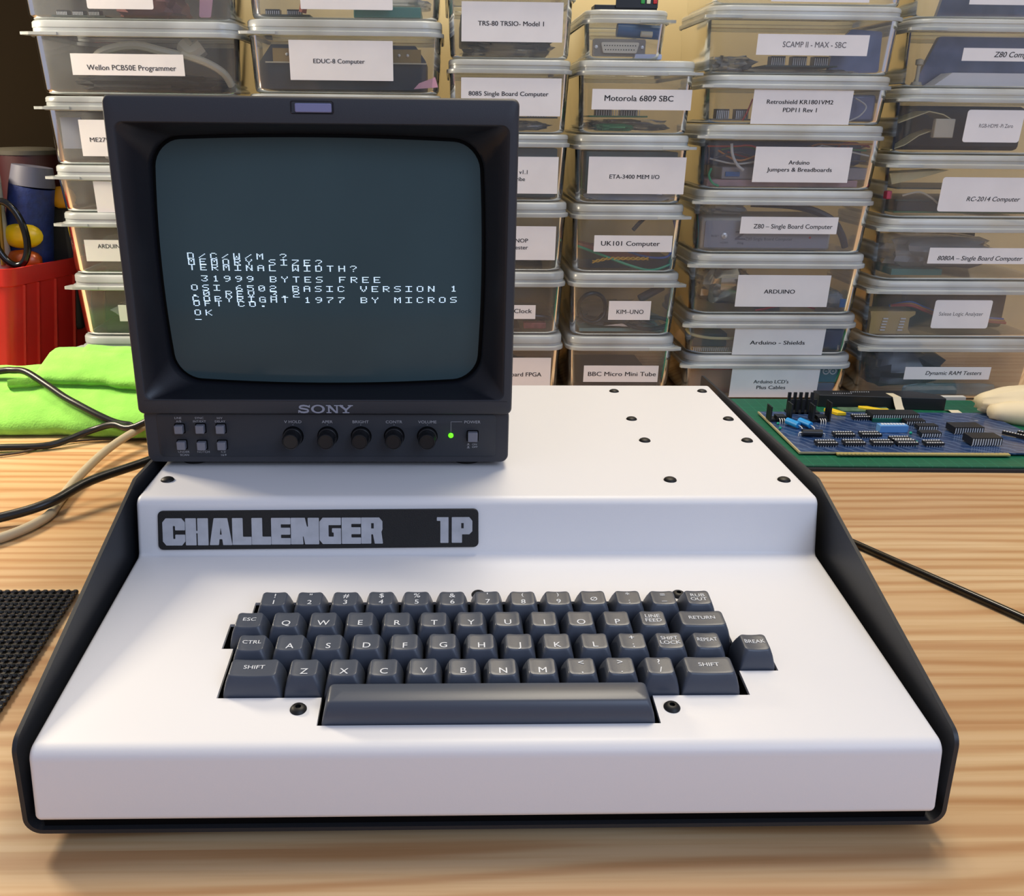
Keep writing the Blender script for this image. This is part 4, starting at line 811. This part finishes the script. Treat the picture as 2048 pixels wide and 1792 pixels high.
one(rbox(560, 650, 817, 832, 150, 190), 'green_carton', mat('dark_olive_card', (44, 56, 40), .6), 'dark olive carton behind the far right bubble wrap bag', 'carton')
tb = thing('terminal_block', 'yellowish terminal block with metal contacts in rightmost stack', 'terminal block', (509, 720, 79))
M().prism([(480, 79), (530, 79), (526, 85), (526, 98), (532, 102), (532, 106), (478, 106), (480, 98)], 'y', 706, 735).obj('body', tanm, tb)
for x in (495, 516):
    ct = M()
    for i in range(5): ct.box(x-3+i*.5, x+3+i*.5, 704.6, 705.9, 83+i*3.4, 84.6+i*3.4)
    ct.obj('contacts', pinm, tb)
rbc = (('wire_red_thin', (150, 60, 50)), ('wire_orange_thin', (190, 110, 60)), ('wire_blue', (50, 90, 170)))
for i, (nm2, c) in enumerate(rbc): cable([(505, 712+i*3, 112-i), (525, 704+i*3, 113+i*1.6), (545, 706+i*3, 106+i*1.6), (580, 716+i*3, 96+i*1.6), (650, 718+i*3, 90+i*1.6)], 1.6, mat(nm2, c, .5), ('red', 'orange', 'blue')[i]+' wire behind the grey rounded sticker')
one(rbox(532, 660, 740, 820, 79, 125), 'black_pouch', mat('black_pouch', (20, 20, 22), .5), 'black pouch behind the grey rounded sticker', 'pouch', bevel=4)
one(crumple(478, 600, 706, 815, 6, 58, 26, amp=.45), 'dark_bag', mat('smoky_bag', (54, 56, 62), .25, var=.5, vscale=25), 'smoky dark bag in the lowest box of the rightmost stack', 'bag')
one(crumple(525, 660, 701, 705, 4, 20, 27, amp=.45), 'teal_bag', mat('teal_bag', (96, 130, 134), .3, var=.3, vscale=30), 'teal shiny bag at the front of lowest right box', 'bag')

# ------------------------------------------------------------------ left of the computer
bin_t = thing('tool_bin', 'red ribbed plastic tool bin at the left edge', 'bin', (-590, 800, 0), None)
rm = mat('red_bin_plastic', (196, 34, 30), 0.38, spec=.5)
b0 = fillet([(-532, 700), (-472, 840), (-500, 905), (-690, 905), (-690, 700)], [10, 10, 10, 10, 10], 5); b1 = fillet([(-510, 698), (-457, 838), (-480, 910), (-710, 910), (-710, 698)], [14, 12, 14, 10, 10], 5)
lerp = lambda p, q, t: (p[0]+(q[0]-p[0])*t, p[1]+(q[1]-p[1])*t)
ringb = lambda t, o_=0: [(x, y, 0.5+150*t) for x, y in offset([lerp(p, q, t) for p, q in zip(b0, b1)], -o_)]
M().loft([ringb(0), ringb(.86), ringb(.87, 2), ringb(1, 2), ringb(1, -1), ringb(.05, -2.5)], True, True).obj('shell', rm, bin_t, sharp=40)
for t in (.10, .24, .42, .62, .8):
    xb, yb = -531+60*t, 702+140*t; xt, yt = -508+53*t, 700+140*t
    M().loft([[(xb-3, yb, 3), (xb+2.2, yb, 3), (xb+2.2, yb+4, 3), (xb-3, yb+4, 3)], [(xt-5, yt, 130), (xt-1, yt, 130), (xt-1, yt+4, 130), (xt-5, yt+4, 130)]]).obj('rib', rm, bin_t)
for x in (-550, -585, -625): M().loft([[(x-2, 697.6, 3), (x+2, 697.6, 3), (x+2, 702, 3), (x-2, 702, 3)], [(x-2, 696.4, 130), (x+2, 696.4, 130), (x+2, 701, 130), (x-2, 701, 130)]]).obj('rib', rm, bin_t)
jar = thing('dark_red_tin', 'dark red tin with grey lid standing in the red bin', 'tin', (-535, 850, 120))
M().cyl((-540, 850, 40), (-540, 850, 270), 34, 28).obj('tin_body', mat('dark_red_tin', (52, 12, 15), .5), jar); M().lathe([(35, 0), (35, 5), (30, 8), (2, 9)], (-540, 850, 268), n=28).obj('tin_lid', mat('tin_lid_grey', (72, 68, 58), .4), jar)
br = thing('blue_brush', 'blue bristle brush leaning in the red bin', 'brush', (-510, 775, 120))
M().tube([(-530, 776, 60), (-515, 772, 190), (-505, 772, 236)], [24, 26, 25], 18, sub=1).obj('bristles', mat('blue_bristles', (20, 40, 96), .6, bump=.8, bscale=300, var=.3, vscale=120), br)
M().tube([(-505, 772, 236), (-502, 773, 258)], [25, 22], 18, sub=1).obj('brush_cap', mat('grey_cap', (84, 84, 98), .5), br)
one(M().box(-545, -476, 790, 830, 60, 212), 'black_pouch', mat('black_tool_pouch', (12, 12, 12), .7), 'black pouch filling the back of the red bin', 'pouch', bevel=6, seg=3)
one(M().ball((-515, 750, 181), 24, 11, 15), 'screwdriver_handle', mat('yellow_grip', (240, 196, 10), .35), 'round yellow screwdriver handle in the red bin', 'handle')
one(M().ball((-478, 785, 222), 17, 10, 13), 'yellow_grip', mat('dull_yellow_grip', (200, 140, 20), .4), 'dull yellow grip behind the leftmost stack edge', 'handle')
one(M().tube([(-520+19*math.cos(a*.3927)-4*math.sin(a*.3927), 728, 186+36*math.sin(a*.3927)) for a in range(16)], 4, 12, closed=True, sub=3), 'scissors_handle', mat('glossy_black_grip', (12, 12, 12), .18), 'glossy black scissors loop standing out of the red bin', 'handle')
one(M().tube([(-533, 731, 150), (-529, 731, 200), (-527, 731, 222)], 2.6, 8), 'brass_rod', mat('brass_rod', (150, 120, 50), .3, metal=.7), 'brass rod behind the scissors loop', 'rod')
one(M().ball((-517, 748, 152), 22, 12, 14, wob=.05), 'orange_grip', mat('orange_clear_grip', (180, 80, 20), .3), 'orange grip lying at the red bin rim', 'handle')
one(M().cyl((-548, 745, 120), (-546, 745, 252), 17, 20), 'white_tube', mat('off_white_tube', (190, 182, 160), .4), 'off-white tube at the frame edge in the red bin', 'tube')
# towel: a folded microfibre cloth
tm_ = mat('green_microfibre', (140, 206, 88), 0.95, spec=.1, bump=1.0, bscale=500, var=.16, vscale=45, sheen=.2)
tw_ = thing('microfibre_cloth', 'bright green folded microfibre cloth behind the cables at left', 'cloth', (-420, 620, 0))
def cloth(xa, xb, prof, name, nz=44, seed=1, amp=2.0, thick=None):
    rnd = random.Random(seed); ph = [rnd.uniform(0, 6.28) for _ in range(6)]; m = M(); rings = []
    for i in range(nz+1):
        t = i/nz; x = xa+(xb-xa)*t
        rg = []
        for j, (y, z) in enumerate(prof(t)):
            d = amp*(math.sin(x*.045+ph[0]+j*.2)+.6*math.sin(x*.11+ph[1]+j*.5)+.35*math.sin(x*.21+ph[2]-j*.3))
            rg.append((x+.5*d, y+.6*d, max(.3, z+(d*.5 if z > 4 else 0))))
        rings.append(rg)
    return m.loft(rings)
def pf1(t):       # lower fold: rounded front roll then slope up to the back
    fy = 553+6*math.sin(t*5); h = 1-0.12*t; back = 640+10*math.sin(t*3)
    e = min(1, (t/.10))**.5 if t < .10 else 1
    return [(fy+4, .4), (fy-3, 5), (fy-4, 11), (fy, 18), (fy+10, 26*h*e+2), (fy+28, 36*h*e+2), (fy+50, 46*h*e), (fy+68, 53*h*e), (back-8, 57*h*e), (back, 54*h*e), (back+3, 40*e), (back+2, .4)]
cloth(-540, -262, pf1, 'f', seed=3, amp=1.6).obj('lower_fold', tm_, tw_, sharp=70)
def pf2(t):
    h = (min(1, t/.12)**.4)*(1-.10*max(0, t-.35)); d = 6*math.sin(t*6)
    return [(600+d, 40), (592+d, 47), (594+d, 53), (606+d, 58*h), (622, 64*h), (640, 70*h), (656, 71*h), (668, 66*h), (672, 54*h), (668, 40), (634, 36)]
def pf3(t):
    h = (min(1, (t+.02)/.2)**.5)*(1-.22*t)
    return [(628, 56), (626, 62), (632, 68*h), (644, 76*h), (658, 79*h), (670, 74*h), (676, 62*h), (672, 50), (650, 50)]
cloth(-452, -262, pf3, 'h', seed=11, amp=1.6).obj('top_fold', tm_, tw_, sharp=80)
cloth(-480, -262, pf2, 'g', seed=8, amp=1.8).obj('upper_fold', tm_, tw_, sharp=70)
# cables
cable([(-560, 600, 50), (-497.8, 611, 56), (-483, 611, 57), (-465.5, 604, 57), (-436.5, 586, 47), (-416.7, 574, 39), (-397.9, 564, 33), (-377.6, 555, 26), (-358.9, 549, 20), (-343.8, 546, 18), (-328.7, 545, 18), (-270, 548, 60), (-200, 540, 120), (-150, 500, 160)], 3.6, blk, 'black cable passing over the green cloth to the monitor', n=12)
cable([(-560, 505, 5), (-500, 510, 4), (-459.8, 514.3, 5), (-414, 521.6, 5), (-382, 545, 12), (-357, 541, 20), (-330, 530, 22), (-270, 540, 55), (-180, 535, 110), (-130, 500, 150)], 3.4, blk, 'black cable along the front edge of the green cloth', n=12)
cable([(-640, 540, 2.2), (-470, 498, 2.2), (-400, 540, 2.2), (-340, 548, 2.2), (-250, 552, 2.2)], 1.2, mat('cable_shadow_brown', (70, 54, 36), .6), 'thin brown strip standing in for a cable shadow on the bench by the green cloth')  # shadow of the black cable on the bench, modelled as a thin brown tube
cable([(-410, 280, 4.4), (-366.4, 312.9, 4.4), (-347.4, 349.7, 4.4), (-349.6, 385.2, 5), (-352, 436, 7), (-345, 498, 12), (-322, 545, 20), (-270, 590, 40), (-200, 560, 110), (-150, 500, 140)], 4.0, mat('grey_beige_cable', (176, 162, 136), .5), 'grey-beige cable crossing under the black power cable', n=12)
cable([(-440, 318, 4.5), (-380, 343, 8), (-346, 359.5, 14), (-324.6, 391.2, 20), (-287, 428, 24), (-240, 480, 30), (-160, 482, 40), (-120, 452, 40)], 4.0, blk, 'black power cable nearest the computer on its left', n=12)
cable([(160, 470, 14), (220, 440, 8), (262, 372, 3), (303.3, 299, 3), (336.5, 242.4, 3), (366.5, 190.8, 3), (410, 110, 3)], 2.7, mat('dark_glossy_cable', (30, 26, 20), .15), 'thin glossy dark cable on the bench at right', n=12)
# non-slip mesh mat
nm_ = M(); ux = Vector((0.0, 1, 0)); P0 = (-276, 236)
edge_x = lambda y: -277+(y-232)*(-0.069+0.0) if y > 200 else -277
rows_ = 34
def mxr(y): return -276.5-(232-y)*(-.04)
for j in range(rows_+1):                  # woven foam strands: rows
    y = 233-j*5.2
    xr_ = -277+(233-y)*0.066; n_ = 15
    pts = [(xr_-i*2.6, y+0.9*(1 if i % 2 else -1)*(1 if j % 2 else -1), 1.7+.5*(1 if (i+j) % 2 else -1)) for i in range(0, 46)]
    nm_.tube(pts, 1.25, 6, sub=2)
for i in range(0, 24):
    x = -278-i*5.2
    pts = [(x+0.066*(233-y_), y_, 1.7+.9*(1 if k % 2 else -1)) for k, y_ in enumerate([233-k*2.6 for k in range(0, 68)])]
    nm_.tube(pts, 1.3, 6, sub=1)
for j in range(rows_+1):
    for i in range(0, 24):
        y = 233-j*5.2; x = -278-i*5.2+0.066*(233-y); nm_.ball((x, y, 2.2), 2.2, 1.7, 1.5, 8, 5)
one(nm_, 'mesh_mat', mat('black_foam_mesh', (24, 23, 22), .35, spec=.6), 'black non-slip woven mesh mat left of the computer', 'mat')

# ------------------------------------------------------------------ right: cutting mat and boards
cmx = fillet([(262, 466.5), (620, 459.5), (700, 459), (700, 520), (604, 677), (262, 683)], [4, 0, 0, 0, 9, 4], 5)
cmx = fillet([(262, 467), (655, 459), (604, 677), (262, 683)], [4, 8, 9, 4], 5)
one(M().prism(fillet([(262, 464.5), (657, 456.5), (606, 679), (262, 685)], [4, 8, 9, 4], 5), 'z', 0.2, 3.4), 'under_mat', mat('black_under_mat', (28, 28, 32), .7), 'thick black mat under the green cutting mat', 'mat', bevel=.4)
def matgreen():
    m = bpy.data.materials.new('cutting_mat_green'); m.use_nodes = True; nt = m.node_tree; p = nt.nodes['Principled BSDF']; L = nt.links.new
    tc = nt.nodes.new('ShaderNodeTexCoord'); sp = nt.nodes.new('ShaderNodeSeparateXYZ'); L(tc.outputs['Object'], sp.inputs[0]); outs = []
    for ax in ('X', 'Y'):
        a = nt.nodes.new('ShaderNodeMath'); a.operation = 'MULTIPLY'; a.inputs[1].default_value = 1000/12.7; L(sp.outputs[ax], a.inputs[0])
        f = nt.nodes.new('ShaderNodeMath'); f.operation = 'FRACT'; L(a.outputs[0], f.inputs[0])
        c = nt.nodes.new('ShaderNodeMath'); c.operation = 'LESS_THAN'; c.inputs[1].default_value = 0.05; L(f.outputs[0], c.inputs[0]); outs.append(c)
    o = nt.nodes.new('ShaderNodeMath'); o.operation = 'MAXIMUM'; L(outs[0].outputs[0], o.inputs[0]); L(outs[1].outputs[0], o.inputs[1])
    mx = nt.nodes.new('ShaderNodeMix'); mx.data_type = 'RGBA'; mx.inputs[6].default_value = srgb(6, 88, 60); mx.inputs[7].default_value = srgb(26, 112, 80); L(o.outputs[0], mx.inputs[0]); L(mx.outputs[2], p.inputs['Base Color'])
    p.inputs['Roughness'].default_value = .5; return m
one(M().prism(cmx, 'z', 3.4, 5.6), 'cutting_mat', matgreen(), 'green gridded cutting mat right of the computer', 'cutting mat', bevel=.5)
def bluepcb():
    m = bpy.data.materials.new('blue_solder_mask'); m.use_nodes = True; nt = m.node_tree; p = nt.nodes['Principled BSDF']; L = nt.links.new
    tc = nt.nodes.new('ShaderNodeTexCoord'); mp = nt.nodes.new('ShaderNodeMapping'); mp.inputs['Scale'].default_value = (60, 160, 1); L(tc.outputs['Object'], mp.inputs[0])
    v = nt.nodes.new('ShaderNodeTexVoronoi'); v.feature = 'F1'; v.distance = 'CHEBYCHEV'; v.inputs['Scale'].default_value = 1; L(mp.outputs[0], v.inputs['Vector'])
    w_ = nt.nodes.new('ShaderNodeTexWave'); w_.bands_direction = 'DIAGONAL'; w_.inputs['Scale'].default_value = 45; w_.inputs['Distortion'].default_value = 6; L(tc.outputs['Object'], w_.inputs['Vector'])
    r = nt.nodes.new('ShaderNodeValToRGB'); r.color_ramp.interpolation = 'CONSTANT'; e = r.color_ramp.elements; e[0].color = srgb(36, 58, 98); e[1].position = .55; e[1].color = srgb(52, 74, 112); q = e.new(.85); q.color = srgb(120, 124, 138)
    L(v.outputs['Distance'], r.inputs[0])
    r2 = nt.nodes.new('ShaderNodeValToRGB'); r2.color_ramp.elements[0].position = .80; r2.color_ramp.elements[0].color = (0, 0, 0, 1); r2.color_ramp.elements[1].position = .9
    L(w_.outputs['Fac'], r2.inputs[0]); mx = nt.nodes.new('ShaderNodeMix'); mx.data_type = 'RGBA'; L(r2.outputs[0], mx.inputs[0]); L(r.outputs[0], mx.inputs[6]); mx.inputs[7].default_value = srgb(74, 90, 122)
    L(mx.outputs[2], p.inputs['Base Color']); p.inputs['Roughness'].default_value = .22; return m
pb = thing('blue_circuit_board', 'long blue computer circuit board with chips and sockets on the cutting mat', 'circuit board', (455, 555, 6))
zB = 9.0
brd = M().prism([(328.5, 621.5), (327, 492.3), (362.5, 492), (362.5, 492.01), (534, 489.8), (600, 489), (583, 617.6)][::-1], 'z', zB-1.6, zB).obj('board', bluepcb(), pb)
M().prism([(327.6, 621.9), (326.1, 491.9), (363, 491.6), (363, 492.2), (328, 492.8), (329.4, 621)], 'z', zB-1.7, zB+.05).obj('board_rim', mat('board_rim_tan', (168, 156, 120), .6), pb)
ec = M().prism([(362, 487), (533, 484.8), (533.5, 490), (362.5, 492)][::-1][::-1], 'z', zB-1.5, zB).obj('edge_connector', mat('edge_connector_gold', (178, 160, 96), .45), pb)
ecp = M()
for i in range(43): ecp.box(364+i*3.92, 366.2+i*3.92, 485.6, 490.2, zB, zB+.1)
ecp.obj('contact_fingers', mat('finger_gold', (206, 190, 130), .3, metal=.5), ec)
for x, y in ((340, 500), (590, 500), (340, 610), (575, 608)): M().cyl((x, y, 5.7), (x, y, zB-1.6), 3, 12).obj('standoff', mat('nylon_post', (200, 200, 196), .5), pb)
def socket(x, y, n, wd=7.6, empty=True, h=4.2, name='chip_socket'):
    L_ = n*2.54+.8; t = M().box(x-L_/2, x+L_/2, y-wd/2-1, y+wd/2+1, zB+1.5, zB+h).obj(name, chipm, pb)
    p = M()
    for i in range(n):
        xx = x-L_/2+.4+2.54*(i+.5)
        for s_ in (-1, 1):
            if empty: p.lathe([(.95, 0), (.8, .5), (.1, .3)], (xx, y+s_*wd/2, zB+h), n=8)
            p.box(xx-.3, xx+.3, y+s_*wd/2-.3, y+s_*wd/2+.3, zB, zB+1.6)
            if not empty: p.box(xx-.55, xx+.55, y+s_*(wd/2+1)-.25, y+s_*(wd/2+1)+.25, zB+1.2, zB+h-1)
    p.obj('pins', pinm, t)
for x, y, n in ((360, 511.5, 8), (388.5, 512.5, 8), (417, 512.8, 8), (442, 512.5, 8), (441, 523, 8), (469, 511.5, 7), (388.7, 537.4, 8), (416.5, 537.6, 8), (432, 595, 7)): socket(x, y, n)
for x, y, n in ((482, 578, 8), (487, 561, 8), (479, 539, 8)): socket(x, y, n, empty=False, h=5.5, name='chip')
socket(524, 553, 12, 15, False, 8, 'chip'); socket(522, 517, 12, 15, False, 9, 'chip')
socket(467, 596, 20, 15, False, 8, 'processor_chip'); M().box(441, 490, 584, 586.5, zB+.1, zB+4).obj('green_socket', mat('green_socket', (10, 90, 74), .4), pb)
for dx in (0, 16):
    c = M()
    for i in range(8): c.box(0, 0, 0, 0, 0, 0)
    r_ = M(); a_ = Vector((560+dx, 545, 0)); d_ = Vector((.85, -.9, 0)).normalized(); n_ = Vector((-d_.y, d_.x, 0))
    q = [a_-n_*2, a_+d_*24-n_*2, a_+d_*24+n_*2, a_+n_*2]
    s_ = M().prism([(v.x, v.y) for v in q], 'z', zB+1, zB+4.2).obj('chip_socket', chipm, pb)
    for i in range(9): v = a_+d_*(1.5+i*2.6); r_.lathe([(.85, 0), (.7, .5), (.1, .2)], (v.x, v.y, zB+4.2), n=8)
    r_.obj('pins', pinm, s_)
ds = M().box(432, 462, 549, 558, zB+.2, zB+8).obj('dip_switch', mat('dip_switch_blue', (96, 150, 206), .4), pb, bevel=.4)
dk = M()
for i in range(8): dk.box(435+i*3.2, 437+i*3.2, 551.5, 555.5, zB+8, zB+8.8)
dk.obj('slider', mat('slider_white', (220, 224, 226), .5), ds)
for a_, b_2 in (((343, 575, 14), (351, 562, 13)), ((356.5, 575, 14), (364, 562, 13))):
    cpb = M().cyl(a_, b_2, 3.6, 18).obj('capacitor', mat('capacitor_blue', (30, 140, 206), .4), pb, bevel=.4)
    M().tube([b_2, (b_2[0]+2, b_2[1]-4, 12), (b_2[0]+2.5, b_2[1]-6, zB)], .5, 6).obj('lead', pinm, cpb)
M().cyl((346, 539, 13), (366, 537, 13), 3.8, 16).obj('rectifier', chipm, pb)
M().tube([(343, 539.5, zB), (343.5, 539.5, 12.5), (346, 539, 13)], .5, 6).obj('lead', pinm, pb); M().tube([(366, 537, 13), (369, 537, 12), (369, 537, zB)], .5, 6).obj('lead', pinm, pb)
def heatsink(x, y, wd, big=1.0):
    h = M(); h.box(x-wd/2, x+wd/2, y-5, y+7, zB+1, zB+3)
    for s_ in (-1, 1):
        xs = x+s_*wd/2
        for i in range(3): h.box(xs-.8, xs+.8, y-6+i*4.6, y-2+i*4.6, zB+1, zB+(20 if s_ > 0 else 17)*big)
    o = h.obj('heat_sink', mat('heat_sink_black', (22, 23, 24), .45), pb)
    g = M().box(x-5, x+5, y-8, y+2, zB+3.2, zB+7).obj('regulator', chipm, o); l_ = M()
    for i in (-1, 0, 1): l_.tube([(x+i*2.5, y-8, zB+5), (x+i*2.5, y-11, zB+4), (x+i*2.5, y-12, zB)], .5, 6, sub=3)
    l_.obj('regulator_leads', pinm, g)
heatsink(340, 590, 22); heatsink(384, 589, 18, 1.1)
hb = M()
for i in range(5): hb.box(360+i*6.4, 363.4+i*6.4, 622, 624, zB, zB+22); hb.box(360+i*6.4, 363.4+i*6.4, 612, 614, zB, zB+17)
hb.box(358, 394, 612, 624, zB+.1, zB+2); hb.obj('heat_sink', mat('heat_sink_black', (22, 23, 24), .45), pb)
for x, y in ((334, 575), (455, 517), (463, 545), (331, 560)): M().ball((x, y, zB+1.6), 1.6, 1.6, 1.6, 10, 6).obj('green_capacitor', mat('green_bead', (10, 150, 120), .4), pb)
# things behind the board on the mat
rl = thing('rail_connector', 'long black rail connector lying behind the blue board', 'connector', (478, 662, 6))
M().prism(fillet([(407, 668), (407, 650), (548, 636), (548, 650), (520, 668)], 1), 'z', 5.8, 20).obj('rail', mat('rail_black', (20, 20, 21), .45), rl, bevel=.6)
rp = M()
for i in range(9): rp.box(425+i*2.6, 426+i*2.6, 655, 656, 20, 20.6); rp.box(448+i*2.6, 449+i*2.6, 661, 662, 20, 20.6)
rp.obj('rail_pins', pinm, rl)
tp = [(487.5, 655), (496, 654.5)]
one(M().loft([[(487, 656, 20.3), (495, 655.4, 20.3), (495, 655.4, 20.6), (487, 656, 20.6)], [(488, 641, 20.3), (497, 640, 20.3), (497, 640, 20.6), (488, 641, 20.6)], [(489, 636, 12), (498, 635, 12), (498, 634.6, 12.2), (489, 635.6, 12.2)], [(489.5, 630, 6.1), (499, 629, 6.1), (499, 628.6, 6.4), (489.5, 629.6, 6.4)]]), 'masking_tape', mat('cream_tape', (214, 202, 172), .6), 'cream tape strip over the black rail connector', 'tape')
one(M().loft([[(548, 637, 6), (558, 636.5, 6), (558, 636.5, 6.4), (548, 637, 6.4)], [(549, 631, 8), (560, 630.5, 8), (560, 630, 8.4), (549, 630.5, 8.4)], [(551, 624, 5.9), (563, 623.5, 5.9), (563, 623, 6.2), (551, 623.5, 6.2)]]), 'masking_tape', mat('cream_tape', (214, 202, 172), .6), 'short curled cream tape at the board back edge', 'tape')
ylm = mat('yellow_clip', (232, 196, 30), .45)
one(M().prism([(402, 622), (412, 622), (421, 606), (411, 606)], 'z', 9.2, 13), 'yellow_plug', ylm, 'larger yellow plug at the left back of the blue board', 'plug', bevel=.6)
one(M().prism([(448, 638), (458, 637), (470, 628), (478, 628), (477, 624), (460, 626), (448, 634)], 'z', 8, 11), 'yellow_lead', ylm, 'smaller yellow lead behind the blue board', 'lead', bevel=.6)
one(rbox(425, 482, 626, 640, 5.8, 8.5), 'narrow_board', mat('olive_narrow_board', (84, 110, 84), .5, var=.4, vscale=120), 'narrow olive board between rail connector and blue board', 'circuit board')
one(rbox(535, 598, 681.5, 689, 0.3, 8), 'white_plate', mat('white_plate', (220, 216, 206), .5), 'thin white plate behind the cutting mat', 'plate')
# cream cloth at the right edge
ccm = mat('cream_cloth', (222, 206, 172), 0.9, spec=.1, var=.04, vscale=30)
cc = thing('cream_cloth', 'rolled cream cloth with faint reddish stains at the right edge', 'cloth', (640, 625, 0))
cr = M(); rings = []
for i in range(26):
    t = i/25; x = 574+130*t; rx = (math.sin(math.pi*min(.5, t*.9+.06)))**.6
    rings.append([(x+1.5*math.sin(k*2.1+i*.2), 618-22*t+(26*rx+1.2*math.sin(k*1.7+i*.35))*math.cos(k*2*math.pi/24), 22+(21*rx+1.3*math.sin(k*2.3+i*.5))*math.sin(k*2*math.pi/24)) for k in range(24)])
cr.loft(rings).obj('cloth_roll', ccm, cc, sharp=80)
cr2 = M(); rings = []
for i in range(20):
    t = i/19; x = 577+120*t; rx = (math.sin(math.pi*min(.5, t*.9+.08)))**.6
    rings.append([(x, 598-28*t+(17*rx)*math.cos(k*2*math.pi/20), 17+(16*rx+.8*math.sin(k*3+i*.6))*math.sin(k*2*math.pi/20)) for k in range(20)])
cr2.loft(rings).obj('cloth_fold', ccm, cc, sharp=80)
st_ = mat('reddish_stain', (176, 110, 104), .9)
for x, y, z, s_ in ((612, 588.6, 39.0, 2.0), (622, 571, 21.5, 2.2), (630, 580, 41.5, 2.2)): M().ball((x, y, z), s_, .5, s_*.8, 8, 5).obj('stain', st_, cc)
